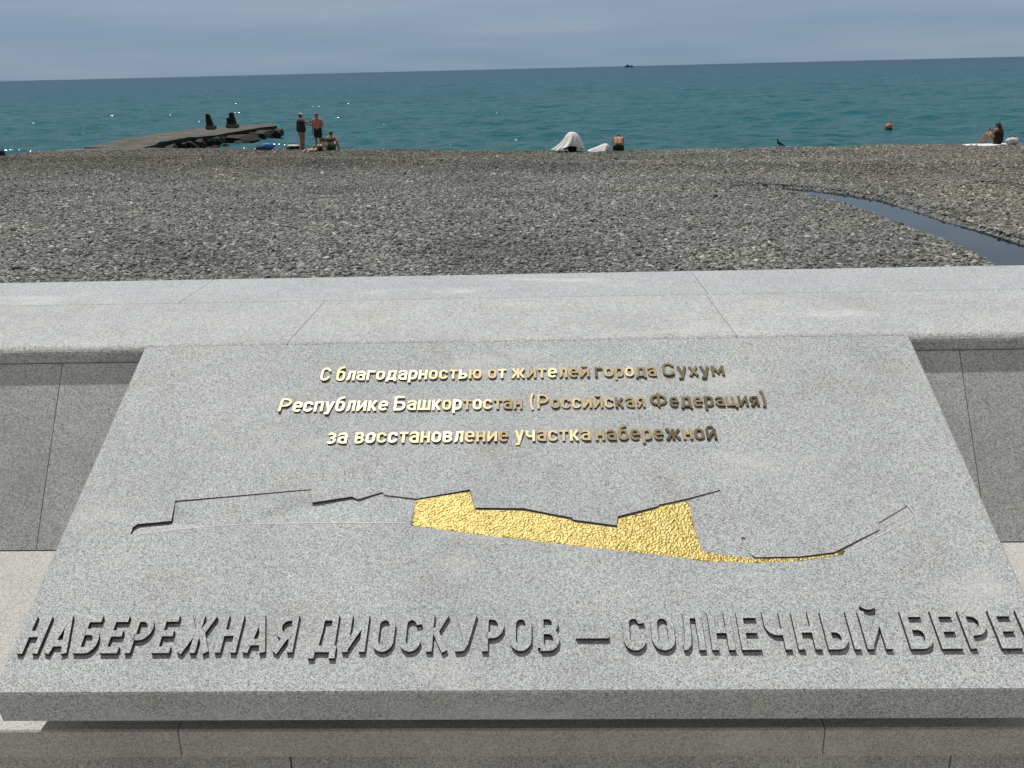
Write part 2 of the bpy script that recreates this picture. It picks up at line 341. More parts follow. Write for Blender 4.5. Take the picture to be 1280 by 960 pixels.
# ---- lettering: every glyph is a set of strokes of constant width
def arc(cx, cy, rx, ry, a0, a1, n=6): return [(cx + rx * math.cos(R(a0 + (a1 - a0) * i / n)), cy + ry * math.sin(R(a0 + (a1 - a0) * i / n))) for i in range(n + 1)]
def glyph(c, H, s, X):
    """strokes [(points, closed)] and width. H: height of this glyph's body, s: stroke, X: x-height (for lower case)"""
    low = c.islower(); U = c.upper()
    W = {'Ж': .92, 'М': .78, 'Ш': .86, 'Ю': .86, 'Ф': .86, 'Ы': .84, 'Д': .74, 'Ц': .68, 'И': .64, 'Й': .64, 'Е': .53, 'Г': .48, 'С': .58, 'З': .56, 'Т': .56, 'А': .66, '—': .80, '(': .26, ')': .26}.get(U, .60) * H
    if low and U in 'ОСЕАРБ': W = .66 * H if U != 'Б' else .66 * X
    if low and U in 'ЗТГ': W = .60 * H
    if low and U in 'ЖШМЮ': W *= 1.12
    elif low and U not in 'ОСЕАРБЗТГ': W *= 1.08
    l, rr, b, t = s / 2, W - s / 2, s / 2, H - s / 2; m = H * .52; q = min(.30 * H, (rr - l) / 2)
    k = []
    def P(pts, closed=False): k.append((pts, closed))
    def loop(l, rr, b, t, q):
        P(arc(rr - q, t - q, q, q, 90, 0)[:] + arc(rr - q, b + q, q, q, 0, -90) + arc(l + q, b + q, q, q, -90, -180) + arc(l + q, t - q, q, q, 180, 90), True)
    if c == '—': P([(0, H * .40), (W, H * .40)])
    elif c == '(': P(arc(W * 1.25, H * .5, W * 1.05, H * .72, 128, 232, 8))
    elif c == ')': P(arc(-W * .25, H * .5, W * 1.05, H * .72, 52, -52, 8))
    elif c == 'б':
        loop(l, rr, b, X - s / 2, q); T = X * 1.42
        P([(l, X * .5), (l, X * .85)] + arc(l + q * 1.2, X * .85, q * 1.2, T - s * .6 - X * .85, 180, 90, 5) + [(rr, T - s * .2)])
    elif c == 'а':
        q2 = min(.2 * H, (rr - l) / 2)
        P([(l + .02 * H, t - q2 * .8)] + arc(l + q2, t - q2, q2, q2, 165, 90, 4) + arc(rr - q2, t - q2, q2, q2, 90, 0) + [(rr, 0)])
        mm = H * .57; q3 = (mm - b) / 2
        P([(rr, mm), (l + q3, mm)] + arc(l + q3, b + q3, q3, q3, 90, 270, 8) + [(rr, b)])
    elif c == 'е':
        P([(l, m), (rr, m), (rr, t - q)] + arc(rr - q, t - q, q, q, 0, 90)[1:] + arc(l + q, t - q, q, q, 90, 180) + arc(l + q, b + q, q, q, 180, 270) + arc(rr - q, b + q, q, q, 270, 330, 4))
    elif c == 'р':
        loop(l, rr, b, t, q); P([(l, H), (l, -.32 * H)])
    elif c == 'у':
        P([(s * .5, H), (W * .52, s * .2)]); P([(W - s * .5, H), (W * .42, -.22 * H), (W * .30, -.32 * H + s * .5), (W * .08, -.32 * H + s * .5)])
    elif U == 'О': loop(l, rr, b, t, q)
    elif U == 'С':
        q = min(.27 * H, (rr - l) / 2); P(arc(rr - q, t - q, q, q, 0, 90) + arc(l + q, t - q, q, q, 90, 180) + arc(l + q, b + q, q, q, 180, 270) + arc(rr - q, b + q, q, q, 270, 360))
    elif U == 'Н': P([(l, 0), (l, H)]); P([(rr, 0), (rr, H)]); P([(l, m), (rr, m)])
    elif U == 'А':
        P([(s * .5, 0), (W * .5 - s * .1, H)]); P([(W - s * .5, 0), (W * .5 + s * .1, H)]); P([(W * .22, H * .27), (W * .78, H * .27)])
    elif U == 'Б':
        qq = (m - b) / 2.0 * .95
        P([(rr - .02 * H, t), (l, t), (l, b), (rr - qq, b)] + arc(rr - qq, b + qq, qq, qq, -90, 0)[1:] + arc(rr - qq, m + s * .3 - qq, qq, qq, 0, 90) + [(l, m + s * .3)])
    elif U == 'Е': P([(rr + s * .35, t), (l, t), (l, b), (rr + s * .35, b)]); P([(l, m), (rr + s * .1, m)])
    elif U == 'Р':
        m2 = H * .42; qq = min((t - m2) / 2, rr - l)
        P([(l, 0), (l, t), (rr - qq, t)] + arc(rr - qq, t - qq, qq, qq, 90, 0)[1:] + arc(rr - qq, m2 + qq, qq, qq, 0, -90) + [(l, m2)])
    elif U == 'Я':
        m2 = H * .42; qq = min((t - m2) / 2, rr - l)
        P([(rr, 0), (rr, t), (l + qq, t)] + arc(l + qq, t - qq, qq, qq, 90, 180)[1:] + arc(l + qq, m2 + qq, qq, qq, 180, 270) + [(rr, m2)]); P([(W * .55, m2), (s * .55, 0)])
    elif U == 'Ж':
        c0 = W / 2; P([(c0, 0), (c0, H)])
        for sg in (-1, 1): P([(c0 + sg * (c0 - s * .55), H), (c0 + sg * s * .75, m), (c0 + sg * (c0 - s * .5), 0)])
        P([(c0 - s, m), (c0 + s, m)])
    elif U == 'Д':
        d = .16 * H; P([(s * .5, -d), (s * .5, b), (W - s * .5, b), (W - s * .5, -d)])
        P([(W * .20, b), (W * .27, H * .5), (W * .30, t), (rr - .07 * W, t), (rr - .07 * W, b)])
    elif U in 'ИЙ':
        P([(l, 0), (l, H)]); P([(rr, 0), (rr, H)]); P([(l, s * .55), (rr, H - s * .55)])
        if U == 'Й':
            hh = H * (1.13 if not low else 1.18); P(arc(W / 2, hh + .10 * H, W * .24, .11 * H, 200, 340, 8))
    elif U == 'К': P([(l, 0), (l, H)]); P([(W - s * .55, H), (l + s * .9, m), (W - s * .5, 0)]); P([(l, m), (l + s, m)])
    elif U == 'У': P([(s * .5, H), (W * .55, H * .34)]); P([(W - s * .5, H), (W * .52, H * .22), (W * .40, b * 1.15), (W * .28, b), (W * .06, b)])
    elif U == 'В':
        qa = (t - m) / 2; qb = (m - b) / 2
        P([(l, b), (l, t), (rr - qa - .03 * H, t)] + arc(rr - qa - .03 * H, t - qa, qa, qa, 90, -90, 8)[1:] + [(l, m)])
        P([(l, m), (rr - qb, m)] + arc(rr - qb, b + qb, qb, qb, 90, -90, 8)[1:] + [(l, b)])
    elif U == 'Л': P([(rr, 0), (rr, t), (l + .20 * W, t), (l + .17 * W, H * .35), (l + .12 * W, H * .16), (l, b), (l - s * .3, b)])
    elif U == 'Ч': P([(l, H), (l, m + q * .6)] + arc(l + q, m - s * .4 + q, q, q, 180, 270)[1:] + [(rr, m - s * .4)]); P([(rr, 0), (rr, H)])
    elif U in 'ЬЫ':
        W2 = W if U == 'Ь' else W * .68; r2 = W2 - s / 2; qq = (m - b) / 2
        P([(l, H), (l, b), (r2 - qq, b)] + arc(r2 - qq, b + qq, qq, qq, -90, 90, 8)[1:] + [(l, m)])
        if U == 'Ы': P([(rr, 0), (rr, H)])
    elif U == 'Г': P([(l, 0), (l, t), (W, t)])
    elif U == 'М': P([(l, 0), (l, H)]); P([(rr, 0), (rr, H)]); P([(l, H - s * .2), (W / 2, H * .30), (rr, H - s * .2)])
    elif U == 'П': P([(l, 0), (l, t), (rr, t), (rr, 0)])
    elif U == 'Т': P([(0, t), (W, t)]); P([(W / 2, 0), (W / 2, t)])
    elif U == 'Х': P([(s * .5, 0), (W - s * .5, H)]); P([(s * .5, H), (W - s * .5, 0)])
    elif U == 'Ц': P([(l, H), (l, b), (W - s * .3, b), (W - s * .3, -.18 * H)]); P([(rr - s * .8, H), (rr - s * .8, b)])
    elif U == 'Ш': P([(l, H), (l, b), (rr, b), (rr, H)]); P([(W / 2, H), (W / 2, b)])
    elif U == 'Ю': P([(l, 0), (l, H)]); P([(l, m), (W * .40, m)]); loop(W * .38 + s * .2, rr, b, t, min(.28 * H, (rr - W * .38) / 2 - s * .1))
    elif U == 'З':
        qa = (t - m) / 2; qb = (m - b) / 2
        P([(l, t - qa * .5), (l + .1 * W, t)] + arc(rr - qa - .02 * H, t - qa, qa, qa, 90, -90, 8) + [(W * .35, m)])
        P([(W * .35, m), (rr - qb, m)] + arc(rr - qb, b + qb, qb, qb, 90, -90, 8)[1:] + [(l + .1 * W, b), (l, b + qb * .5)])
    elif U == 'Ф': P([(W / 2, 0), (W / 2, H)]); loop(l, rr, H * .22, H * .80, min(.27 * H, (rr - l) / 2))
    return k, W
def ribbon(bm, pts, s, closed, z0, z1, tf):
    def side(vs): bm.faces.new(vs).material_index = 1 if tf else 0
    pts = [Vector(p) for p in pts]
    cl = [pts[0]]
    for p in pts[1:]:
        if (p - cl[-1]).length > 1e-5: cl.append(p)
    if closed and (cl[0] - cl[-1]).length < 1e-5: cl.pop()
    n = len(cl); Lf, Rg = [], []
    for i, p in enumerate(cl):
        a = cl[i - 1] if (i or closed) else None; b = cl[(i + 1) % n] if (i < n - 1 or closed) else None
        d1 = (p - a).normalized() if a is not None else None; d2 = (b - p).normalized() if b is not None else None
        if d1 is None: d1 = d2
        if d2 is None: d2 = d1
        nn = Vector((-d1.y - d2.y, d1.x + d2.x)); nn = nn.normalized() if nn.length > 1e-6 else Vector((-d1.y, d1.x))
        h = (s / 2) / max(.5, nn.dot(Vector((-d1.y, d1.x))))
        Lf.append(p + nn * h); Rg.append(p - nn * h)
    mk = lambda q, z: bm.verts.new(tf(q.x, q.y, z))
    lt, rt, lb, rb = [[mk(q, z) for q in A] for A, z in ((Lf, z1), (Rg, z1), (Lf, z0), (Rg, z0))]
    m = n if closed else n - 1
    for i in range(m):
        j = (i + 1) % n
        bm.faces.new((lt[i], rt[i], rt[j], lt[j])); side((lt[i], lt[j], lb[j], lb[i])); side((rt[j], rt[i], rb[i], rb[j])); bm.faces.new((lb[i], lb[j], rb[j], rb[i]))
    if not closed:
        side((lt[0], lb[0], rb[0], rt[0])); side((lt[-1], rt[-1], rb[-1], lb[-1]))
def word(name, text, xa, xb, base_t, cap, sw, relief, m, xh=None, tilt=0.0, gap=.13, m2=None):
    """letters of one word, fitted between xa and xb on the plaque"""
    gl = []; x = 0
    for c in text:
        H = cap if (c.isupper() or c in '()—') else xh
        k, w = glyph(c, H, sw, xh or cap); gl.append((k, x, w, H)); x += w + gap * cap * (.75 if c.islower() else 1)
    tot = x - gap * cap * (.75 if text[-1].islower() else 1); sc = (xb - xa) / tot
    bm = bmesh.new()
    for k, x, w, H in gl:
        ax, ay = rnd.gauss(0, tilt), rnd.gauss(0, tilt)
        for i, (pts, cl) in enumerate(k):
            # widths are scaled, the stroke itself is not
            z1 = relief + i * .00009
            def tf(px, py, z, x=x, w=w, H=H, ax=ax, ay=ay, z1=z1):
                zz_ = z if z < 0 else z + ax * (px - w / 2) + ay * (py - H / 2)
                return (xa + (x + px) * sc, base_t + py, zz_)
            ribbon(bm, pts, sw, cl, -.001, z1, tf)
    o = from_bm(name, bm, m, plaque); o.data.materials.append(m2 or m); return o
for cl_, w_ in zip(EDGE_HI, (.0022, .0012, .0017, .0012)):
    bm = bmesh.new(); ribbon(bm, [sp(*q) for q in cl_], w_, False, -.0002, .0005, lambda x, y, z: (x, y, z)); from_bm('edge_highlight', bm, M_EDGE_HI, plaque)
BIG_T = sp(640, 816.5)[1]; BIG_CAP = sp(640, 769.5)[1] - BIG_T
for txt, (ax_, ay_), (bx_, by_) in (('НАБЕРЕЖНАЯ', (24, 816), (375.5, 772)), ('ДИОСКУРОВ', (386, 822), (699, 795)), ('—', (720, 798), (761, 798)), ('СОЛНЕЧНЫЙ', (779, 795), (1115.5, 816)), ('БЕРЕГ', (1138.5, 816), (1310, 810))):
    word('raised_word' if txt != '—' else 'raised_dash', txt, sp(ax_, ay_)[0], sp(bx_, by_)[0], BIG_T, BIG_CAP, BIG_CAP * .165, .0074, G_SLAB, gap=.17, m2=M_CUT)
rows = [((405, 476.8), (880, 471.2), [('С', 400, 413), ('благодарностью', 420, 602), ('от', 610, 632.5), ('жителей', 639, 736.5), ('города', 744, 820), ('Сухум', 829, 905)]),
        ((430, 514.8), (880, 509.8), [('Республике', 348, 485), ('Башкортостан', 492, 653), ('(Российская', 662.5, 806), ('Федерация)', 813.5, 957)]),
        ((430, 555), (870, 551), [('за', 408.5, 434.5), ('восстановление', 443, 635.5), ('участка', 643.5, 738), ('набережной', 744.5, 895.5)])]
for (x0_, y0_), (x1_, y1_), ws in rows:
    bt = (sp(x0_, y0_)[1] + sp(x1_, y1_)[1]) / 2
    yy = lambda x: y0_ + (y1_ - y0_) * (x - x0_) / (x1_ - x0_)
    for txt, a, b in ws:
        cap = .0425
        word('gold_word', txt, sp(a, yy(a))[0], sp(b, yy(b) - 6)[0], bt, cap, cap * .128, .0042, GOLD_TXT, xh=cap * .70, tilt=.035, gap=.13)

# ------------------------------------------------------------------ beach
Z_CREST, Z_SEA = -2.0, -3.3
cp = [hz(x, y, Z_CREST) for x, y in ((-420, 226), (-150, 211), (0, 199), (25, 193.5), (60, 187.5), (115, 185), (250, 185.5), (400, 186.5), (640, 189), (800, 187.5), (930, 185.5), (1100, 182.5), (1280, 179.5), (1500, 175), (1800, 168))]
cxs = np.array([p.x for p in cp]); cys = np.array([p.y for p in cp])
def crest(x): return np.interp(x, cxs, cys)
Z_WATER = -1.80
stream = [((955, 234.5), .12), ((1000, 238.0), .30), ((1040, 244), .40), ((1075, 250.5), .46), ((1110, 261.5), .45), ((1152, 276.5), .46), ((1200, 292), .46), ((1240, 306), .46), ((1280, 322), .50), ((1330, 345), .6), ((1420, 385), .8)]
def sw_hit(p):                             # the stream runs just below the shingle all the way
    z = -1.7
    for _ in range(8):
        q = hz(*p, z); z = -1.38 + (Z_CREST + 1.38) * min(1, max(0, (q.y - 3) / (float(crest(q.x)) - 3))) ** 1.2 - .065
    return (q.x, q.y, z)
scz = np.array([sw_hit(p) for p, w in stream]); sc_ = scz[:, :2]; sw_ = np.array([w for p, w in stream])
cut = np.array([hz(*p, -1.95)[:2] for p in ((1238, 238), (1262, 243), (1285, 249), (1330, 260), (1400, 275))])
def seg_dist(X, Y, P, Wd):
    best = np.full(X.shape, 1e9); 
    for i in range(len(P) - 1):
        a, b = P[i], P[i + 1]; d = b - a; t = np.clip(((X - a[0]) * d[0] + (Y - a[1]) * d[1]) / (d @ d), 0, 1)
        e = np.hypot(X - a[0] - t * d[0], Y - a[1] - t * d[1]) - (Wd[i] + (Wd[i + 1] - Wd[i]) * t)
        best = np.minimum(best, e)
    return best
def vnoise(X, Y, s, seed):
    rs = np.random.RandomState(seed); g = rs.rand(257, 257)
    x = X / s + 500.3; y = Y / s + 500.7; xi = np.floor(x).astype(int); yi = np.floor(y).astype(int); u = x - xi; v = y - yi
    u = u * u * (3 - 2 * u); v = v * v * (3 - 2 * v); m = lambda a, b: g[a % 257, b % 257]
    return (m(xi, yi) * (1 - u) + m(xi + 1, yi) * u) * (1 - v) + (m(xi, yi + 1) * (1 - u) + m(xi + 1, yi + 1) * u) * v - .5
def beach_z(X, Y):
    cr = crest(X)
    t = np.clip((Y - 3) / np.maximum(cr - 3, 1), 0, 1)
    z = -1.38 + (Z_CREST + 1.38) * t ** 1.2
    d = seg_dist(X, Y, sc_, sw_); calm = np.clip((d - .2) / 3, .12, 1)
    z = z + calm * .10 * vnoise(X, Y, 7, 1) * np.clip((cr - Y) / 6, 0, 1) + calm * .05 * vnoise(X, Y, 2.2, 2) + calm * .035 * vnoise(X, Y, .9, 5)
    z = z + .15 * np.exp(-((Y - cr + 8.5 + 1.5 * np.sin(X * .13)) / 1.3) ** 2)          # an old storm ridge
    z = np.where(Y > cr, z - (Y - cr) * .16, z)
    side = np.interp(Y, sc_[::-1, 1], sc_[::-1, 0]) - X; zw = np.interp(Y, sc_[::-1, 1], scz[::-1, 2]); z = np.where(d < .9, np.minimum(z, zw - .05 + np.maximum(d, 0) * np.where(side > 0, .28, 1.1)), z)
    d2 = seg_dist(X, Y, cut, np.full(len(cut), .05)); z = z - .22 * np.clip(1 - d2 / .35, 0, 1)
    return z
gx = np.arange(-48, 48.01, .16); gyv = np.concatenate([np.arange(2.5, 50, .16), np.arange(50, 80, .6)])
GX, GY = np.meshgrid(gx, gyv); GZ = beach_z(GX, GY)
def grid_obj(name, X, Y, Z, m, smooth=True):
    h, w = X.shape; me = bpy.data.meshes.new(name)
    co = np.stack([X, Y, Z], -1).reshape(-1, 3).astype(np.float32)
    i = np.arange(h * w).reshape(h, w); q = np.stack([i[:-1, :-1], i[:-1, 1:], i[1:, 1:], i[1:, :-1]], -1).reshape(-1, 4)
    me.vertices.add(len(co)); me.vertices.foreach_set('co', co.ravel()); me.loops.add(q.size); me.loops.foreach_set('vertex_index', q.ravel().astype(np.int32))
    me.polygons.add(len(q)); me.polygons.foreach_set('loop_start', np.arange(0, q.size, 4, dtype=np.int32)); me.polygons.foreach_set('loop_total', np.full(len(q), 4, np.int32))
    me.update(); me.validate()
    if smooth: me.shade_smooth()
    return link(name, me, m)
def pebble_colours(t, val):
    return t.ramp(val, [(0, (.055, .060, .060)), (.25, (.120, .130, .128)), (.55, (.185, .196, .190)), (.82, (.245, .253, .243)), (.95, (.335, .335, .315)), (1, (.55, .55, .53))])
M_BEACH = mat('shingle_ground', (.12, .12, .12), .85, 0, .3); t = NT(M_BEACH); tc = t.n('ShaderNodeTexCoord')
vo = t.n('ShaderNodeTexVoronoi', Scale=16); t.l(tc.outputs['Object'], vo.inputs['Vector']); sep = t.n('ShaderNodeSeparateColor'); t.l(vo.outputs['Color'], sep.inputs[0])
rp = pebble_colours(t, sep.outputs[0]); mx = t.n('ShaderNodeMixRGB', blend='MULTIPLY', Fac=1.0); mx.inputs[2].default_value = (.75, .75, .75, 1); t.l(rp.outputs[0], mx.inputs[1]); t.l(mx.outputs[0], t.b.inputs['Base Color'])
bp = t.n('ShaderNodeBump', Strength=1, Distance=.05, invert=True); t.l(vo.outputs['Distance'], bp.inputs['Height']); t.l(bp.outputs[0], t.b.inputs['Normal'])
tag(grid_obj('shingle_beach', GX, GY, GZ, M_BEACH), kind='structure')
# stream water
M_STREAM = mat('stream_water', (.012, .022, .030), .03, 0, .5); t = NT(M_STREAM); t.b.inputs['IOR'].default_value = 1.33; tc = t.n('ShaderNodeTexCoord'); no = t.n('ShaderNodeTexNoise', Scale=5, Detail=3); t.l(tc.outputs['Object'], no.inputs['Vector'])
bp = t.n('ShaderNodeBump', Strength=.05, Distance=.02); t.l(no.outputs['Fac'], bp.inputs['Height']); t.l(bp.outputs[0], t.b.inputs['Normal'])
bm = bmesh.new(); prev = None
for i, (p, w) in enumerate(zip(sc_, sw_ + .25)):
    d = (sc_[min(i + 1, len(sc_) - 1)] - sc_[max(i - 1, 0)]); d = d / np.hypot(*d); nrm = np.array([-d[1], d[0]])
    a = bm.verts.new((p[0] + nrm[0] * w, p[1] + nrm[1] * w, scz[i, 2])); b = bm.verts.new((p[0] - nrm[0] * w, p[1] - nrm[1] * w, scz[i, 2]))
    if prev: bm.faces.new((prev[0], a, b, prev[1]))
    prev = (a, b)
ws_ = from_bm('stream_water', bm, M_STREAM); tag(ws_, kind='structure')
# pebbles: geometry-node scatter of eight stone shapes
M_PEB = mat('pebble', (.2, .2, .2), .8, 0, .3); t = NT(M_PEB); oi = t.n('ShaderNodeObjectInfo'); rp = pebble_colours(t, oi.outputs['Random'])
gm = t.n('ShaderNodeNewGeometry'); no = t.n('ShaderNodeTexNoise', Scale=.35, Detail=3); t.l(gm.outputs['Position'], no.inputs['Vector'])
r2 = t.ramp(no.outputs['Fac'], [(.35, (.80, .80, .78)), (.5, (1, 1, 1)), (.66, (1.12, 1.09, 1.02))])
mx = t.n('ShaderNodeMixRGB', blend='MULTIPLY', Fac=1.0); t.l(rp.outputs[0], mx.inputs[1]); t.l(r2.outputs[0], mx.inputs[2])
nb_ = t.n('ShaderNodeTexNoise', Scale=.22, Detail=4); t.l(gm.outputs['Position'], nb_.inputs['Vector']); sx_ = t.n('ShaderNodeSeparateXYZ'); t.l(gm.outputs['Position'], sx_.inputs[0])
mb_ = t.n('ShaderNodeMapRange'); mb_.inputs[1].default_value = 1; mb_.inputs[2].default_value = 14; t.l(sx_.outputs['X'], mb_.inputs[0])   # the shingle turns brown and rusty round the stream
ma_ = t.n('ShaderNodeMath', op='MULTIPLY'); t.l(mb_.outputs[0], ma_.inputs[0]); t.l(nb_.outputs['Fac'], ma_.inputs[1])
mw_ = t.n('ShaderNodeMixRGB', blend='MULTIPLY'); mw_.inputs[2].default_value = (.92, .76, .60, 1); t.l(ma_.outputs[0], mw_.inputs[0]); t.l(mx.outputs[0], mw_.inputs[1]); dy_ = t.n('ShaderNodeMath', op='MULTIPLY_ADD'); dy_.inputs[1].default_value = 9; t.l(no.outputs['Fac'], dy_.inputs[0]); t.l(sx_.outputs['Y'], dy_.inputs[2])
d1_ = t.n('ShaderNodeMapRange'); d1_.inputs[1].default_value = 34; d1_.inputs[2].default_value = 41; t.l(dy_.outputs[0], d1_.inputs[0])          # the upper, damp and browner band of shingle along the crest
d2_ = t.n('ShaderNodeMapRange'); d2_.inputs[1].default_value = 9; d2_.inputs[2].default_value = -1; t.l(sx_.outputs['X'], d2_.inputs[0])
d3_ = t.n('ShaderNodeMath', op='MULTIPLY'); t.l(d1_.outputs[0], d3_.inputs[0]); t.l(d2_.outputs[0], d3_.inputs[1])
d4_ = t.n('ShaderNodeMixRGB', blend='MULTIPLY'); d4_.inputs[2].default_value = (.74, .70, .64, 1); t.l(d3_.outputs[0], d4_.inputs[0]); t.l(mw_.outputs[0], d4_.inputs[1]); t.l(d4_.outputs[0], t.b.inputs['Base Color'])
pc = bpy.data.collections.new('pebble_shapes')
for i in range(8):
    bm = bmesh.new(); bmesh.ops.create_icosphere(bm, subdivisions=2, radius=.5); rs = random.Random(50 + i)
    ds = [Vector((rs.gauss(0, 1), rs.gauss(0, 1), rs.gauss(0, 1))).normalized() for _ in range(5)]; ks = [rs.uniform(.28, .46) for _ in ds]
    for v in bm.verts:
        for d, kk in zip(ds, ks):
            e = v.co.dot(d) - kk
            if e > 0: v.co -= d * e * .85
    sx, sy, sz = 1.15 * rs.uniform(.85, 1.2), .85 * rs.uniform(.85, 1.1), rs.uniform(.38, .62)
    bmesh.ops.scale(bm, vec=(sx, sy, sz), verts=bm.verts)
    me = bpy.data.meshes.new('pebble_shape'); bm.to_mesh(me); bm.free(); me.shade_smooth(); me.materials.append(M_PEB)
    pc.objects.link(bpy.data.objects.new('pebble_shape', me))
N = 1500000
py_ = 12.2 + (nrs.rand(N) ** .92) * 36; px_ = (nrs.rand(N) - .5) * 2 * (py_ * .62 + 3.5)
# thin to an even density that falls off slowly with distance
wgt = (py_ * .62 + 3.5); keep = nrs.rand(N) < np.clip(wgt / wgt.max() * np.clip(30 / py_, .55, 1.6), 0, 1)
px_, py_ = px_[keep], py_[keep]; keep = (py_ < crest(px_) + 1.6) & (seg_dist(px_, py_, sc_, sw_) > .10 + .12 * nrs.rand(len(px_)) - .15 * (nrs.rand(len(px_)) < .12)); px_, py_ = px_[keep], py_[keep]
pz_ = beach_z(px_, py_)
me = bpy.data.meshes.new('shingle_pebbles'); me.vertices.add(len(px_)); size = np.clip(np.exp(nrs.normal(math.log(.043), .38, len(px_))), .025, .17)
me.vertices.foreach_set('co', np.stack([px_, py_, pz_ + size * .12], -1).astype(np.float32).ravel())
at = me.attributes.new('size', 'FLOAT', 'POINT'); at.data.foreach_set('value', size.astype(np.float32))
rot = np.stack([nrs.normal(0, .32, len(px_)), nrs.normal(0, .32, len(px_)), nrs.rand(len(px_)) * 6.283], -1)
at = me.attributes.new('rot', 'FLOAT_VECTOR', 'POINT'); at.data.foreach_set('vector', rot.astype(np.float32).ravel())
peb = link('shingle_pebbles', me, M_PEB); tag(peb, kind='stuff')
ng = bpy.data.node_groups.new('scatter', 'GeometryNodeTree'); ng.interface.new_socket('Geometry', in_out='INPUT', socket_type='NodeSocketGeometry'); ng.interface.new_socket('Geometry', in_out='OUTPUT', socket_type='NodeSocketGeometry')
gi = ng.nodes.new('NodeGroupInput'); go = ng.nodes.new('NodeGroupOutput'); m2p = ng.nodes.new('GeometryNodeMeshToPoints'); ip = ng.nodes.new('GeometryNodeInstanceOnPoints'); ci = ng.nodes.new('GeometryNodeCollectionInfo')
ci.inputs['Collection'].default_value = pc; ci.inputs['Separate Children'].default_value = True; ci.inputs['Reset Children'].default_value = True
a1 = ng.nodes.new('GeometryNodeInputNamedAttribute'); a1.data_type = 'FLOAT'; a1.inputs['Name'].default_value = 'size'
a2 = ng.nodes.new('GeometryNodeInputNamedAttribute'); a2.data_type = 'FLOAT_VECTOR'; a2.inputs['Name'].default_value = 'rot'
ip.inputs['Pick Instance'].default_value = True
for a, b in ((gi.outputs[0], m2p.inputs[0]), (m2p.outputs[0], ip.inputs['Points']), (ci.outputs[0], ip.inputs['Instance']), (a1.outputs[0], ip.inputs['Scale']), (a2.outputs[0], ip.inputs['Rotation']), (ip.outputs[0], go.inputs[0])): ng.links.new(a, b)
peb.modifiers.new('scatter', 'NODES').node_group = ng

# ------------------------------------------------------------------ sea
ys = [44.0]
while ys[-1] < 42000: ys.append(ys[-1] + max(.22, (ys[-1] - 20) * .0062))
ys = np.array(ys); th = np.linspace(-.95, .95, 460)
SY, ST_ = np.meshgrid(ys, th, indexing='ij'); SXs = np.tan(ST_) * SY
SZs = np.full(SXs.shape, Z_SEA)
spc = np.maximum(np.gradient(ys)[:, None], SY * .0045)
for i in range(46):
    lam = 1.3 * (16 / 1.3) ** nrs.rand(); kk = 2 * math.pi / lam; dr = nrs.normal(-math.pi / 2, .62); ph = nrs.rand() * 6.283
    amp = .0088 * lam ** .70; fade = np.clip(lam / (spc * 2.6) - .6, 0, 1)
    arg = kk * (SXs * math.cos(dr) + SY * math.sin(dr)) + ph + 1.2 * np.sin(SXs * .05 + i)
    SZs = SZs + amp * fade * (np.sin(arg) + .25 * np.sin(2 * arg + 1.3))
M_SEA = mat('sea_water', (.03, .12, .13), .14, 0, .18); t = NT(M_SEA); t.b.inputs['IOR'].default_value = 1.33
tc = t.n('ShaderNodeTexCoord'); mp_ = t.n('ShaderNodeMapping'); mp_.inputs['Scale'].default_value = (.45, 1.0, 1); t.l(tc.outputs['Object'], mp_.inputs['Vector'])
no = t.n('ShaderNodeTexNoise', Scale=.75, Detail=3, Roughness=.55); t.l(mp_.outputs[0], no.inputs['Vector'])
bp = t.n('ShaderNodeBump', Strength=1.0, Distance=.47); t.l(no.outputs['Fac'], bp.inputs['Height']); t.l(bp.outputs[0], t.b.inputs['Normal'])
mp2 = t.n('ShaderNodeMapping'); mp2.inputs['Scale'].default_value = (.006, .02, 1); t.l(tc.outputs['Object'], mp2.inputs['Vector']); n2 = t.n('ShaderNodeTexNoise', Scale=1, Detail=5); t.l(mp2.outputs[0], n2.inputs['Vector'])
sepx = t.n('ShaderNodeSeparateXYZ'); t.l(tc.outputs['Object'], sepx.inputs[0]); lg = t.n('ShaderNodeMath', op='LOGARITHM'); lg.inputs[1].default_value = 10; t.l(sepx.outputs['Y'], lg.inputs[0])
mr = t.n('ShaderNodeMapRange'); mr.inputs[1].default_value = 1.65; mr.inputs[2].default_value = 3.6; t.l(lg.outputs[0], mr.inputs[0])
ad = t.n('ShaderNodeMath', op='MULTIPLY_ADD'); ad.inputs[1].default_value = .35; t.l(n2.outputs['Fac'], ad.inputs[0]); sb = t.n('ShaderNodeMath', op='SUBTRACT'); sb.inputs[1].default_value = .175; t.l(mr.outputs[0], sb.inputs[0]); t.l(sb.outputs[0], ad.inputs[2])
rp = t.ramp(ad.outputs[0], [(0, (.032, .108, .130)), (.22, (.018, .112, .140)), (.6, (.008, .078, .124)), (1, (.003, .032, .085))])
# a wavy sea mirrors the sky only where the wavelets turn away from the eye
df = t.n('ShaderNodeBsdfDiffuse'); gl = t.n('ShaderNodeBsdfGlossy', Roughness=.12); lw = t.n('ShaderNodeLayerWeight', Blend=.5); fr = t.n('ShaderNodeMapRange'); ms = t.n('ShaderNodeMixShader')
fr.inputs[1].default_value = .62; fr.inputs[2].default_value = 1.0; fr.inputs[3].default_value = .02; fr.inputs[4].default_value = .48
for q in (df, gl, lw): t.l(bp.outputs[0], q.inputs['Normal'])
t.l(rp.outputs[0], df.inputs['Color']); t.l(lw.outputs['Facing'], fr.inputs[0]); t.l(fr.outputs[0], ms.inputs[0]); t.l(df.outputs[0], ms.inputs[1]); t.l(gl.outputs[0], ms.inputs[2])
t.l(ms.outputs[0], [n for n in t.t.nodes if n.type == 'OUTPUT_MATERIAL'][0].inputs['Surface'])
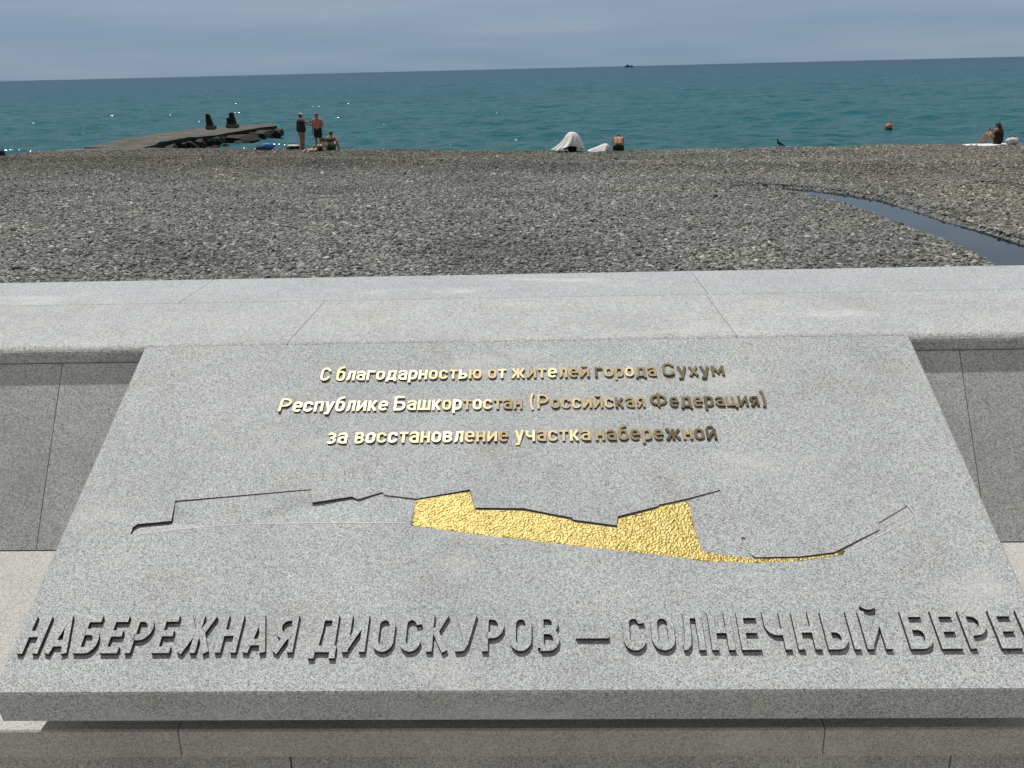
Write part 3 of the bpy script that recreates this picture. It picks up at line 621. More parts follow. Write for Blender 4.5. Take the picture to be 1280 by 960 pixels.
sea = grid_obj('sea', SXs, SY, SZs, M_SEA); tag(sea, kind='structure')
bm = bmesh.new()
for v in ((-300, -60, -5.5), (300, -60, -5.5), (300, 400, -5.5), (-300, 400, -5.5)): bm.verts.new(v)
bm.faces.new(bm.verts[:]); tag(from_bm('sea_bed', bm, M_BEACH), kind='structure')

# ------------------------------------------------------------------ old concrete pier
M_CONC = noisy('weathered_concrete', (.05, .048, .040), (.11, .104, .086), .9, .9, .6, 6)
M_DARKC = noisy('dark_concrete', (.008, .009, .008), (.022, .022, .019), 1.5, .85, .9, 5)  # darker concrete of the pier sides, rubble, boulders and stumps
PZ = -2.42
pl = [hz(x, y, PZ) for x, y in ((100, 184.5), (176, 170.8), (253, 159.3), (337, 154))]      # far edge of the deck
pr_ = [hz(x, y, PZ) for x, y in ((166, 184.5), (215, 175), (264, 167.2), (346, 156.2))]   # near edge
pier = tag(empty('concrete_pier', (pr_[1].x, pr_[1].y, Z_SEA)), 'low broken concrete pier with dark undercut side running out to sea', 'pier')
def PP(name, bm, m, par=pier):
    o = from_bm(name, bm, m); o.location = -pier.location; o.parent = pier; return o
def densify(a, n, j, seed):
    r_ = random.Random(seed); out = []
    for p, q in zip(a[:-1], a[1:]):
        for i in range(n): out.append(p.lerp(q, i / n) + Vector((r_.gauss(0, j), r_.gauss(0, j), 0)))
    return out + [a[-1]]
dl = densify(pl, 4, .12, 1); dr_ = densify(pr_, 4, .25, 2)
bm = bmesh.new(); tv = []
r_ = random.Random(3)
for i, (a, b) in enumerate(zip(dl, dr_)):
    zo = r_.gauss(0, .04); th = .42 + r_.gauss(0, .06)
    tv.append([bm.verts.new(a + Vector((0, 0, zo))), bm.verts.new(b + Vector((0, 0, zo - .05))), bm.verts.new(b + Vector((0, 0, -th))), bm.verts.new(a + Vector((0, 0, -th)))])
for A, B in zip(tv[:-1], tv[1:]):
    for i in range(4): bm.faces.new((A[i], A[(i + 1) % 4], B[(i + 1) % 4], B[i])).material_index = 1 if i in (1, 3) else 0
bm.faces.new(tv[0]); bm.faces.new(tv[-1][::-1])
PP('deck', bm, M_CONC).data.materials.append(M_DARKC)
for f_, n_ in ((dr_, 1),):                      # broken blocks and rubble that carry the deck
    for i in range(0, len(f_) - 2):
        c = f_[i].lerp(f_[i + 1], .5); a = dl[i].lerp(dl[i + 1], .5); w = (f_[i + 1] - f_[i]).length
        bm = bmesh.new(); bmesh.ops.create_cube(bm, size=1); bmesh.ops.subdivide_edges(bm, edges=bm.edges[:], cuts=2, use_grid_fill=True)
        for v in bm.verts: v.co += Vector((r_.gauss(0, .05), r_.gauss(0, .03), r_.gauss(0, .05)))
        dirv = (f_[i + 1] - f_[i]); ang = math.atan2(dirv.y, dirv.x); inw = (a - c); inw.z = 0; dep_ = inw.length * .9
        mtx = Matrix.Translation(c + inw * .54 + Vector((0, 0, (Z_SEA - .5 - PZ - .3) / 2))) @ Matrix.Rotation(ang, 4, 'Z') @ Matrix.Diagonal((w * 1.02, dep_, PZ - .3 - (Z_SEA - .5), 1))
        bm.transform(mtx); PP('rubble_base', bm, M_DARKC)
for i in range(9):                              # loose boulders at the foot of the side
    p = pr_[0].lerp(pr_[-1], .10 + .085 * i) + Vector((.5 + r_.uniform(-.3, .2), -.35 + r_.uniform(-.4, .2), 0))
    bm = bmesh.new(); bmesh.ops.create_icosphere(bm, subdivisions=2, radius=1)
    for v in bm.verts: v.co *= 1 + r_.gauss(0, .10)
    s_ = r_.uniform(.2, .36); bm.transform(Matrix.Translation((p.x, p.y, Z_SEA + .05)) @ Matrix.Diagonal((s_ * 1.3, s_, s_ * .8, 1))); PP('boulder', bm, M_DARKC)
# the two upright slabs left standing on the pier
def stump(px0, px1, py0, h, name, lab, notch, y):
    a = hy(px0, py0, y); b = hy(px1, py0, y); w = b.x - a.x
    t_ = tag(empty(name, (a.x + w / 2, y, a.z)), lab, 'concrete stump', 'upright concrete stumps on the pier')
    bm = bmesh.new(); d = .16
    prof = [(-w / 2, -.25), (w / 2, -.25), (w * .0, h * .9), (-w * .12, h), (-w * .46, h * .97)] if not notch else [(-w / 2, -.25), (w / 2, -.25), (w * .18, h), (-w * .16, h * .97), (-w * .20, h * .55), (-w * .46, h * .58)]
    A = [bm.verts.new((x, -d, z)) for x, z in prof]; B = [bm.verts.new((x, d, z)) for x, z in prof]; n = len(prof)
    bm.faces.new(A); bm.faces.new(B[::-1])
    for i in range(n): bm.faces.new((A[i], B[i], B[(i + 1) % n], A[(i + 1) % n]))
    o = from_bm('upright_slab', bm, M_DARKC, t_); bevel(o, .04, 2)
    bm = bmesh.new(); prism_x(bm, [(-d - .12, -.2), (d + .12, -.2), (d + .12, .03), (-d - .12, .03)], -w * .56, w * .56); bevel(from_bm('footing', bm, M_CONC, t_), .02)
stump(258.5, 268.5, 157.8, .86, 'concrete_stump', 'dark upright concrete stump on the pier, the left and plainer one', False, 67.0)
stump(284, 297, 156.0, .86, 'concrete_stump', 'dark upright concrete stump on the pier, the right one with a notched side', True, 68.5)
p = hz(1, 200, -2.15); t_ = tag(empty('concrete_stump', p), 'dark broken concrete stump at the waterline at the left end of the beach', 'concrete stump', 'concrete stumps along the shore')
bm = bmesh.new(); prof = [(-.6, -.3), (.25, -.3), (.10, .45), (-.55, .50)]
A = [bm.verts.new((x, -.3, z)) for x, z in prof]; B = [bm.verts.new((x, .3, z)) for x, z in prof]
bm.faces.new(A); bm.faces.new(B[::-1])
for i in range(4): bm.faces.new((A[i], B[i], B[(i + 1) % 4], A[(i + 1) % 4]))
bevel(from_bm('upright_slab', bm, M_DARKC, t_), .05)

# ------------------------------------------------------------------ ship and headland on the horizon
M_SHIP = mat('ship_grey_paint', (.06, .085, .11), .6)
dS = 3600.0; p = hy(785.5, 81.5, dS); ship = tag(empty('distant_ship', (p.x, dS, Z_SEA)), 'tiny dark grey ship far out on the horizon', 'ship'); k = dS / F_PX
def XB(bm, x0, x1, z0, z1, hw=4.0, tp=0.0):
    v = [bm.verts.new(q) for q in ((x0, -hw, z0), (x1, -hw, z0), (x1 + tp, -hw, z1), (x0 - tp, -hw, z1), (x0, hw, z0), (x1, hw, z0), (x1 + tp, hw, z1), (x0 - tp, hw, z1))]
    for f in ((0, 1, 2, 3), (7, 6, 5, 4), (0, 4, 5, 1), (1, 5, 6, 2), (2, 6, 7, 3), (3, 7, 4, 0)): bm.faces.new([v[i] for i in f])
bm = bmesh.new(); XB(bm, -4.4 * k, 5 * k, -1, 1.25 * k, 5, 1.0 * k); from_bm('hull', bm, M_SHIP, ship)
bm = bmesh.new(); XB(bm, -2.6 * k, 1.2 * k, 1.25 * k, 2.3 * k, 4); XB(bm, -2.2 * k, -.3 * k, 2.3 * k, 3.0 * k, 3); XB(bm, 2.4 * k, 4.6 * k, 1.25 * k, 2.2 * k, 3.5); from_bm('superstructure', bm, M_SHIP, ship)
bm = bmesh.new(); XB(bm, -1.6 * k, -1.25 * k, 3.0 * k, 4.3 * k, .6); XB(bm, -2.1 * k, -.75 * k, 3.5 * k, 3.7 * k, .3); from_bm('mast', bm, M_SHIP, ship)
M_HILL = noisy('far_hill', (.10, .14, .17), (.13, .17, .20), .0004, .95)
hd = 26000.0; bm = bmesh.new(); xs = np.linspace(hy(-330, 107, hd).x, hy(58, 100, hd).x, 40); hv = []
for i, x in enumerate(xs):
    t_ = i / 39; hh = (45 + 18 * math.sin(t_ * 9) + 10 * math.sin(t_ * 23)) * min(1, (1 - t_) * 3.2) + 1
    hv.append([bm.verts.new((x, hd - 900, Z_SEA - 2)), bm.verts.new((x, hd, hh)), bm.verts.new((x, hd + 900, Z_SEA - 2))])
for A, B in zip(hv[:-1], hv[1:]):
    for i in range(2): bm.faces.new((A[i], A[i + 1], B[i + 1], B[i]))
tag(from_bm('distant_hills', bm, M_HILL), kind='structure')

# ------------------------------------------------------------------ mooring buoy
p = hz(1110, 166, Z_SEA); buoy = tag(empty('buoy', (p.x, p.y, Z_SEA + .24)), 'round orange buoy floating in the sea off the beach', 'buoy')
M_ORG = noisy('faded_orange_plastic', (.34, .10, .04), (.44, .16, .07), 6, .55); M_BLK = mat('black_rubber', (.02, .02, .02), .7)
bm = bmesh.new(); bmesh.ops.create_uvsphere(bm, u_segments=20, v_segments=12, radius=.25, matrix=Matrix.Translation((0, 0, .16))); from_bm('float', bm, M_ORG, buoy, True)
bm = bmesh.new(); bmesh.ops.create_cone(bm, cap_ends=True, segments=20, radius1=.235, radius2=.256, depth=.14, matrix=Matrix.Translation((0, 0, .02))); from_bm('waterline_band', bm, M_BLK, buoy, True)
bm = bmesh.new()
for i in range(12):
    a0, a1 = R(180 * i / 12), R(180 * (i + 1) / 12); bmesh.ops.create_cone(bm, cap_ends=True, segments=6, radius1=.014, radius2=.014, depth=.05, matrix=Matrix.Translation((.10 * math.cos((a0 + a1) / 2), 0, .43 + .10 * math.sin((a0 + a1) / 2))) @ Matrix.Rotation(-(a0 + a1) / 2, 4, 'Y'))
from_bm('lifting_ring', bm, M_ORG, buoy)

# ------------------------------------------------------------------ people
def skin(name, c):
    m = noisy(name, tuple(q * .93 for q in c), tuple(min(1, q * 1.05) for q in c), 6, .55, 0); m.node_tree.nodes['Principled BSDF'].inputs['Subsurface Weight'].default_value = .0; return m
SK_TAN = skin('tanned_skin', (.34, .19, .12)); SK_PINK = skin('sunburnt_skin', (.55, .31, .25)); SK_DARK = skin('deep_tanned_skin', (.26, .15, .095))
HAIR = noisy('dark_hair', (.010, .009, .008), (.022, .018, .014), 40, .5); CAPM = noisy('pale_cap_cloth', (.45, .46, .44), (.55, .56, .53), 20, .9)
SWIM = noisy('navy_swimsuit', (.010, .012, .022), (.018, .02, .034), 20, .8); BLACKC = noisy('black_cloth', (.012, .012, .013), (.02, .02, .02), 20, .85)
PINKC = noisy('pink_shirt_cloth', (.40, .15, .15), (.48, .19, .18), 10, .9); GREENC = noisy('dark_green_swimsuit', (.015, .05, .03), (.03, .08, .05), 14, .8)
WHITEC = noisy('white_towel_cloth', (.62, .60, .60), (.72, .70, .71), 8, .95, .3, 60); BLUEC = noisy('blue_bag_cloth', (.015, .09, .34), (.03, .16, .48), 4, .6)
BRONZE = skin('bronzed_skin', (.36, .19, .12)); EYE = mat('eye', (.02, .015, .01), .2); PHONE = mat('phone_black', (.01, .01, .012), .2)
def caps(bm, p0, p1, r0, r1, fl=1.0):
    p0, p1 = Vector(p0), Vector(p1); d = p1 - p0; L_ = d.length; n = max(3, int(L_ / (min(r0, r1) * .45)) + 1)
    # a row of shrinking spheres plus a cone: closed shells that the voxel union joins
    for p, r in ((p0, r0), (p1, r1)): bmesh.ops.create_icosphere(bm, subdivisions=2, radius=r, matrix=Matrix.Translation(p))
    if L_ > 1e-4:
        q = d.to_track_quat('Z', 'Y').to_matrix().to_4x4()
        bmesh.ops.create_cone(bm, cap_ends=True, segments=14, radius1=r0, radius2=r1, depth=L_, matrix=Matrix.Translation((p0 + p1) / 2) @ q)
def ell(bm, c, rad, rot=None):
    m = Matrix.Translation(Vector(c)) @ (rot.to_4x4() if rot else Matrix.Identity(4)) @ Matrix.Diagonal((*rad, 1))
    bmesh.ops.create_icosphere(bm, subdivisions=3, radius=1, matrix=m)
def union(name, bm, vox, m, parent, sm=3):
    me = bpy.data.meshes.new(name); bm.to_mesh(me); bm.free(); o = bpy.data.objects.new(name, me); COL.objects.link(o)
    md = o.modifiers.new('r', 'REMESH'); md.mode = 'VOXEL'; md.voxel_size = vox
    m2 = o.modifiers.new('s', 'SMOOTH'); m2.iterations = sm; m2.factor = .5
    dg = bpy.context.evaluated_depsgraph_get(); me2 = bpy.data.meshes.new_from_object(o.evaluated_get(dg)); me2.name = name
    bpy.data.objects.remove(o); bpy.data.meshes.remove(me); me2.shade_smooth(); me2.materials.clear()
    return link(name, me2, m, parent)
def hand(bm, wr, fwd, side, curl=.35, s=1.0):
    f = Vector(fwd).normalized(); sd = Vector(side); sd = (sd - f * sd.dot(f)).normalized(); nm = f.cross(sd)
    palm = Vector(wr) + f * .045 * s
    for k_ in (-1, 0, 1): caps(bm, Vector(wr) + sd * .012 * k_, palm + f * .045 * s + sd * .026 * k_ * s, .021 * s, .014 * s)
    for i, (o_, l_) in enumerate(((-.033, .062), (-.011, .075), (.011, .070), (.033, .052))):
        b_ = palm + f * .045 * s + sd * o_ * s; d1 = (f + sd * o_ * 3).normalized()
        k1 = b_ + d1 * l_ * .5 * s; d2 = (d1 * (1 - curl) + nm * curl).normalized(); k2 = k1 + d2 * l_ * .5 * s
        caps(bm, b_, k1, .0105, .0100); caps(bm, k1, k2, .0100, .009)
    b_ = Vector(wr) + f * .025 * s - sd * .03 * s; k1 = b_ + (f * .6 - sd * .8).normalized() * .035 * s; caps(bm, b_, k1, .013, .012); caps(bm, k1, k1 + (f * .9 - sd * .3).normalized() * .03 * s, .012, .010)
def foot(bm, an, fwd, s=1.0):
    f = Vector((fwd[0], fwd[1], 0)).normalized(); a = Vector(an)
    heel = a + Vector((0, 0, -.055)) - f * .035; ball = a + Vector((0, 0, -.065)) + f * .11; toe = ball + f * .055
    caps(bm, a, heel, .045, .036); caps(bm, a, ball, .042, .030); caps(bm, heel, ball, .034, .033); caps(bm, ball, toe, .031, .020)
def body(J, st=1.0, bust=False, face=(0, -1, 0), curl=.35):
    """one continuous figure: J = joints in metres, st = stoutness"""
    bm = bmesh.new(); V_ = {k: Vector(v) for k, v in J.items()}
    pe, wa, chs, ne, he = V_['pelvis'], V_['waist'], V_['chest'], V_['neck'], V_['head']
    ax = (V_['shR'] - V_['shL']).normalized(); hx = (V_['hipR'] - V_['hipL']).normalized()
    for a in (-1, 1):
        caps(bm, pe + hx * .065 * a * st, wa + ax * .055 * a * st, .115 * st, .105 * st); caps(bm, wa + ax * .055 * a * st, chs + ax * .075 * a, .105 * st, .112 * st ** .5)
        caps(bm, chs + ax * .08 * a, V_['shR' if a > 0 else 'shL'] - ax * .02 * a, .105 * st ** .5, .066)
        caps(bm, ne, V_['shR' if a > 0 else 'shL'], .052, .055)
    caps(bm, chs, ne, .085, .056); caps(bm, ne, he - (he - ne).normalized() * .04, .054, .050)
    f = Vector(face).normalized(); upv = (he - ne).normalized(); f = (f - upv * f.dot(upv)).normalized(); s_ = f.cross(upv)
    rot = Matrix((s_, f, upv)).transposed()
    ell(bm, he + upv * .02, (.074, .093, .112), rot); ell(bm, he - upv * .055 + f * .025, (.055, .062, .06), rot)
    caps(bm, he + f * .088 + upv * .015, he + f * .105 - upv * .025, .011, .016); caps(bm, he + f * .08 - upv * .06 - s_ * .016, he + f * .08 - upv * .06 + s_ * .016, .012, .012)
    for a in (-1, 1): ell(bm, he + s_ * .076 * a - f * .005, (.010, .024, .034), rot)
    if bust:
        fb = Vector(face); fb = (fb - ax * fb.dot(ax)); 
        up2 = (ne - wa).normalized(); fb = (fb - up2 * fb.dot(up2)).normalized()
        for a in (-1, 1): ell(bm, chs + ax * .075 * a + fb * .085 - up2 * .03, (.07 * st ** .5, .07 * st ** .5, .07 * st ** .5))
    for S_ in 'LR':
        caps(bm, V_['sh' + S_], V_['el' + S_], .054 * st ** .5, .041); caps(bm, V_['el' + S_], V_['wr' + S_], .042, .028)
        fw = V_['wr' + S_] - V_['el' + S_]; hand(bm, V_['wr' + S_], V_.get('hd' + S_, fw), V_.get('hs' + S_, ax * (1 if S_ == 'L' else -1) * .3 + f), curl)
        caps(bm, V_['hip' + S_], V_['kn' + S_], .092 * st, .056 * st ** .5); caps(bm, V_['kn' + S_], V_['kn' + S_].lerp(V_['an' + S_], .35), .056 * st ** .5, .058 * st ** .5); caps(bm, V_['kn' + S_].lerp(V_['an' + S_], .35), V_['an' + S_], .058 * st ** .5, .036)
        foot(bm, V_['an' + S_], V_.get('ft' + S_, f))
    return bm, V_, (he, f, upv, s_, rot), ax, hx
def garment(kind, V_, ax, hx, st, inf=.012, face=None):
    bm = bmesh.new(); pe, wa, chs, ne = V_['pelvis'], V_['waist'], V_['chest'], V_['neck']
    for a in (-1, 1):
        if kind in ('suit', 'shirt', 'vest'):
            caps(bm, wa + ax * .055 * a * st, chs + ax * .075 * a, .105 * st + inf, .112 * st ** .5 + inf); caps(bm, pe + hx * .065 * a * st, wa + ax * .055 * a * st, .115 * st + inf, .105 * st + inf)
        if kind in ('shirt', 'vest'):
            S_ = 'R' if a > 0 else 'L'; caps(bm, chs + ax * .08 * a, V_['sh' + S_] - ax * .02 * a, .105 * st ** .5 + inf, .066 + inf); caps(bm, ne - (ne - chs) * .12, V_['sh' + S_], .056 + inf, .055 + inf)
        if kind == 'shirt': caps(bm, V_['sh' + S_], V_['sh' + S_].lerp(V_['el' + S_], .55), .056 * st ** .5 + inf, .052 + inf)
        if kind == 'suit': caps(bm, chs + ax * .07 * a, chs + ax * .09 * a + (ne - chs) * .75, .07 + inf, .02)
        if kind in ('shorts', 'trunks'):
            S_ = 'R' if a > 0 else 'L'; caps(bm, pe + hx * .065 * a * st, wa.lerp(pe, .55) + hx * .06 * a, .115 * st + inf, .112 * st + inf)
            caps(bm, V_['hip' + S_], V_['hip' + S_].lerp(V_['kn' + S_], .6 if kind == 'shorts' else .3), .094 * st + inf, .082 * st + inf)
        if kind == 'band': caps(bm, chs - ax * .08, chs + ax * .08, .116 * st ** .5 + inf, .116 * st ** .5 + inf)
        if kind in ('suit', 'band') and face is not None:
            fb = Vector(face); up2 = (ne - wa).normalized(); fb = fb - ax * fb.dot(ax); fb = (fb - up2 * fb.dot(up2)).normalized(); ell(bm, chs + ax * .075 * a + fb * .085 - up2 * .03, (.07 * st ** .5 + inf,) * 3)
    return bm
def hair(H, long=0.0, bun=False):
    he, f, upv, s_, rot = H; bm = bmesh.new(); ell(bm, he + upv * .035 - f * .018, (.085, .095, .108), rot)
    if long:
        for a in (-.05, 0, .05): caps(bm, he - f * .055 + s_ * a + upv * .02, he - f * .09 + s_ * a * 1.3 - upv * long, .055, .03)
    if bun: ell(bm, he + upv * .12 - f * .06, (.05, .05, .045), rot)
    return bm
def eyes(H, par):
    he, f, upv, s_, rot = H
    for a in (-1, 1):
        bm = bmesh.new(); bmesh.ops.create_icosphere(bm, subdivisions=2, radius=.011, matrix=Matrix.Translation(he + f * .085 + upv * .012 + s_ * .032 * a)); from_bm('eye', bm, EYE, par, True)
def person(pos, rz, label, J, skinm, st=1.0, clothes=(), hr=None, cap=False, face=(0, -1, 0), bust=False, extra=None, curl=.35):
    t_ = tag(empty('person', pos, rz), label, 'person')
    bm, V_, H, ax, hx = body(J, st, bust, face, curl); union('body', bm, .0075, skinm, t_, 4)
    for nm, kind, m in clothes: union(nm, garment(kind, V_, ax, hx, st, .020 if kind in ('shorts', 'trunks') else .011, face if bust else None), .010, m, t_, 4)
    if hr is not None: union('hair', hair(H, **hr), .010, HAIR, t_, 3)
    if cap:
        he, f, upv, s_, rot = H; bm = bmesh.new(); ell(bm, he + upv * .058 - f * .008, (.090, .104, .085), rot); ell(bm, he + upv * .055 + f * .10, (.07, .075, .010), rot); union('sun_cap', bm, .008, CAPM, t_, 2)
    eyes(H, t_)
    return t_, V_, H
STAND = dict(pelvis=(0, 0, .93), waist=(0, 0, 1.08), chest=(0, .01, 1.27), neck=(0, .01, 1.43), head=(0, -.02, 1.55), shL=(-.175, .01, 1.38), shR=(.175, .01, 1.38), elL=(-.23, .03, 1.10), elR=(.23, .03, 1.10),
             wrL=(-.24, -.03, .85), wrR=(.24, -.03, .85), hipL=(-.09, 0, .88), hipR=(.09, 0, .88), knL=(-.10, -.02, .48), knR=(.10, -.02, .48), anL=(-.10, .02, .08), anR=(.10, .02, .08))
def ground(px, py, z=None):                  # a point of the beach on the crest line seen at this column
    p = hz(px, py, Z_CREST)
    for _ in range(6):
        zg = float(beach_z(np.array([p.x]), np.array([p.y]))[0]); p = hz(px, py, zg)
    return p
def on_crest(px, back=.5):
    d = ray(px, 184); lo = None
    for s_ in np.linspace(30, 60, 601):
        x, y = d.x / d.y * s_, s_
        if y > crest(x) - back: return Vector((x, y, float(beach_z(np.array([x]), np.array([y]))[0]) + .02))
# local frame of every figure: it faces -y (the camera) before rotation
J = dict(STAND); J.update(elR=(.20, -.26, 1.22), wrR=(.12, -.50, 1.24), elL=(-.20, -.24, 1.16), wrL=(-.08, -.46, 1.12), head=(0, -.04, 1.55), hsR=(0, 0, 1), hsL=(0, 0, 1))
person(on_crest(378.5), R(132), 'standing person in a dark one-piece swimsuit and pale sun cap, both arms reaching out', J, SK_DARK, 1.55, (('swimsuit', 'suit', SWIM),), dict(), True, bust=True)
J = dict(STAND); J.update(elL=(-.25, .02, 1.11), wrL=(-.27, -.02, .84), elR=(.27, .04, 1.12), wrR=(.12, -.20, 1.06), knL=(-.10, -.06, .49), anL=(-.11, .05, .08), hsL=(0, -1, 0), hsR=(0, 0, 1), head=(.0, -.05, 1.56))
person(on_crest(399, .9), R(-8), 'standing person in a pink top and dark shorts, one arm hanging and one bent', J, SK_TAN, 1.02, (('shirt', 'shirt', PINKC), ('shorts', 'shorts', BLACKC)), dict())
SIT = dict(pelvis=(0, .05, .12), waist=(0, .06, .27), chest=(0, .04, .46), neck=(0, .0, .62), head=(0, -.05, .73), shL=(-.17, .02, .57), shR=(.17, .02, .57), elL=(-.24, .10, .32), elR=(.24, -.10, .34),
           wrL=(-.26, .22, .10), wrR=(.16, -.28, .40), hipL=(-.09, 0, .11), hipR=(.09, 0, .11), knL=(-.12, -.40, .40), knR=(.12, -.42, .36), anL=(-.12, -.62, .08), anR=(.12, -.70, .08))
J = dict(SIT); J.update(shR=(.18, .03, .56), elR=(.36, .10, .30), wrR=(.53, .16, .06), hdR=(1, .2, -.15), hsR=(0, 1, 0), elL=(-.24, -.10, .36), wrL=(-.16, -.32, .42), hdL=(0, -1, -.2), chest=(.02, .06, .46))
person(on_crest(414, .9) + Vector((0, .1, 0)), R(172), 'sitting person with dark hair in a dark green swimsuit, propped on one straight arm', J, SK_TAN, 1.0, (('swimsuit_top', 'band', GREENC), ('swim_trunks', 'trunks', GREENC)), dict(), bust=True)
LIE = dict(pelvis=(0, .20, .12), waist=(0, .05, .15), chest=(0, -.10, .22), neck=(0, -.24, .33), head=(0, -.33, .42), shL=(-.17, -.18, .26), shR=(.17, -.18, .26), elL=(-.22, -.28, .05), elR=(.22, -.28, .05), wrL=(-.08, -.45, .05), wrR=(.10, -.46, .05),
           hdL=(.3, -1, 0), hdR=(-.3, -1, 0), hsL=(-1, 0, 0), hsR=(1, 0, 0), hipL=(-.09, .26, .12), hipR=(.09, .26, .12), knL=(-.11, .66, .06), knR=(.12, .64, .07), anL=(-.11, 1.03, .10), anR=(.12, 1.02, .12), ftL=(0, 1, 0), ftR=(0, 1, 0))
person(on_crest(396.5, 1.3) + Vector((.12, 0, 0)), R(158), 'sunburnt person in a dark swimsuit lying propped on the elbows between the others', LIE, SK_PINK, 1.05, (('swim_trunks', 'trunks', BLACKC),), dict(), bust=False)
# right-hand sitter with the phone
J = dict(SIT); J.update(elR=(.20, -.14, .36), wrR=(.08, -.33, .48), elL=(-.20, -.12, .35), wrL=(-.07, -.30, .46), hdR=(-.1, -.3, 1), hdL=(.1, -.3, 1), hsR=(1, 0, 0), hsL=(-1, 0, 0), knL=(-.11, -.42, .42), knR=(.11, -.42, .40))
pw = on_crest(1245, .8); person(pw + Vector((0, 0, .05)), R(-150), 'sitting person with long dark hair in a dark swimsuit, holding up a phone', J, SK_TAN, 1.22, (('swimsuit', 'suit', BLACKC),), dict(long=.36), bust=True, curl=.6)
ph = tag(empty('phone', pw + Vector((-.18, .36, .60)), R(-150)), 'black phone held up by the sitting person with long hair', 'phone')
bm = bmesh.new(); bmesh.ops.create_cube(bm, size=1, matrix=Matrix.Diagonal((.085, .011, .17, 1))); bevel(from_bm('phone_body', bm, PHONE, ph), .004)
bm = bmesh.new(); bmesh.ops.create_cube(bm, size=1, matrix=Matrix.Translation((0, .0075, 0)) @ Matrix.Diagonal((.076, .002, .155, 1))); from_bm('phone_screen', bm, mat('phone_glass', (.005, .006, .008), .05), ph)
# hunched sitter in the middle, seen from behind
J = dict(SIT); J.update(chest=(0, -.06, .42), waist=(0, .05, .27), neck=(0, -.18, .53), head=(0, -.30, .56), shL=(-.17, -.13, .50), shR=(.17, -.13, .50), elL=(-.22, -.30, .30), elR=(.22, -.30, .30), wrL=(-.15, -.52, .22), wrR=(.15, -.52, .22), knL=(-.12, -.36, .42), knR=(.12, -.36, .42), anL=(-.12, -.55, .08), anR=(.12, -.55, .08))
person(on_crest(773, .8), R(176), 'tanned person seen from behind, sitting bent forward over the knees', J, BRONZE, 1.35, (('swim_trunks', 'trunks', BLACKC),), dict())
# ------------------------------------------------------------------ cloths and bags
def drape(name, mname, pos, prof, seed, lab, cat, m, group=None, fold=.05):
    """cloth hung over something: rings of an outline (height, half width x, half depth y, shift x)"""
    r_ = random.Random(seed); bm = bmesh.new(); rings = []; nseg = 60; z0_ = prof[0][0]; ph = [r_.uniform(0, 6.28) for _ in range(4)]
    for i, (z, wx, wy, sx) in enumerate(prof):
        ring = []
        for j in range(nseg):
            a = 2 * math.pi * j / nseg; k_ = 1 + fold * (i / len(prof)) * (math.sin(5 * a + ph[0]) + .7 * math.sin(9 * a + ph[1]) + .4 * math.sin(14 * a + ph[2]))
            zz2 = z + (.16 * max(0, -math.sin(a - .35)) ** 2 * (i / len(prof)) if z0_ > .5 else 0) + .05 * (i / len(prof)) * math.sin(3 * a + ph[3]) * (1 if i else 0)
            ring.append(bm.verts.new((sx + wx * math.cos(a) * k_, wy * math.sin(a) * k_, zz2)))
        rings.append(ring)
    for A, B in zip(rings[:-1], rings[1:]):
        for j in range(nseg): bm.faces.new((A[j], A[(j + 1) % nseg], B[(j + 1) % nseg], B[j]))
    bm.faces.new(rings[0][::-1]); 
    o = from_bm(name, bm, m, None, True); o.location = pos; md = o.modifiers.new('thick', 'SOLIDIFY'); md.thickness = .012; md.offset = -1
    sb = o.modifiers.new('sub', 'SUBSURF'); sb.levels = 1; sb.render_levels = 1
    tag(o, lab, cat, group); return o
pt = on_crest(712, .8)
J = dict(SIT); person(pt + Vector((.12, .1, 0)), R(175), 'person in dark clothes crouching mostly hidden under the white towel tent', dict(J, head=(0, -.12, .70), neck=(0, -.06, .60), elL=(-.2, -.15, .3), elR=(.2, -.15, .3), wrL=(-.12, -.36, .36), wrR=(.12, -.36, .36)), SK_DARK, 1.0, (('shirt', 'shirt', BLACKC), ('shorts', 'shorts', BLACKC)), dict())
drape('draped_towel', '', pt + Vector((.08, .0, 0)), [(.84, .05, .06, .03), (.82, .16, .14, .03), (.70, .28, .27, .04), (.48, .38, .40, .02), (.28, .50, .50, -.04), (.10, .66, .56, -.16)], 5, 'big white towel draped like a tent over a crouching person', 'towel', WHITEC, fold=.15)
bm = bmesh.new(); tx = [(-.95, .02), (-.70, .16), (-.42, .33), (-.30, .30), (-.34, .10), (-.6, .03)]
drape('crumpled_towel', '', on_crest(750.5, .8) + Vector((.1, 0, 0)), [(.32, .05, .05, .12), (.27, .16, .14, .10), (.17, .30, .22, .02), (.06, .46, .30, -.10), (.0, .56, .34, -.16)], 8, 'small heap of white towel beside the bent sitting person', 'towel', WHITEC, fold=.10)
drape('beach_towel', '', on_crest(1236, .7) + Vector((-.05, 0, .0)), [(.055, .05, .05, 0), (.05, .55, .35, 0), (.03, 1.0, .48, 0), (.0, 1.08, .52, 0)], 9, 'white beach towel spread under the person with the phone', 'towel', WHITEC, fold=.03)
bg = tag(empty('beach_bag', on_crest(1264, .7), R(10)), 'grey-white beach bag behind the person with the phone', 'bag')
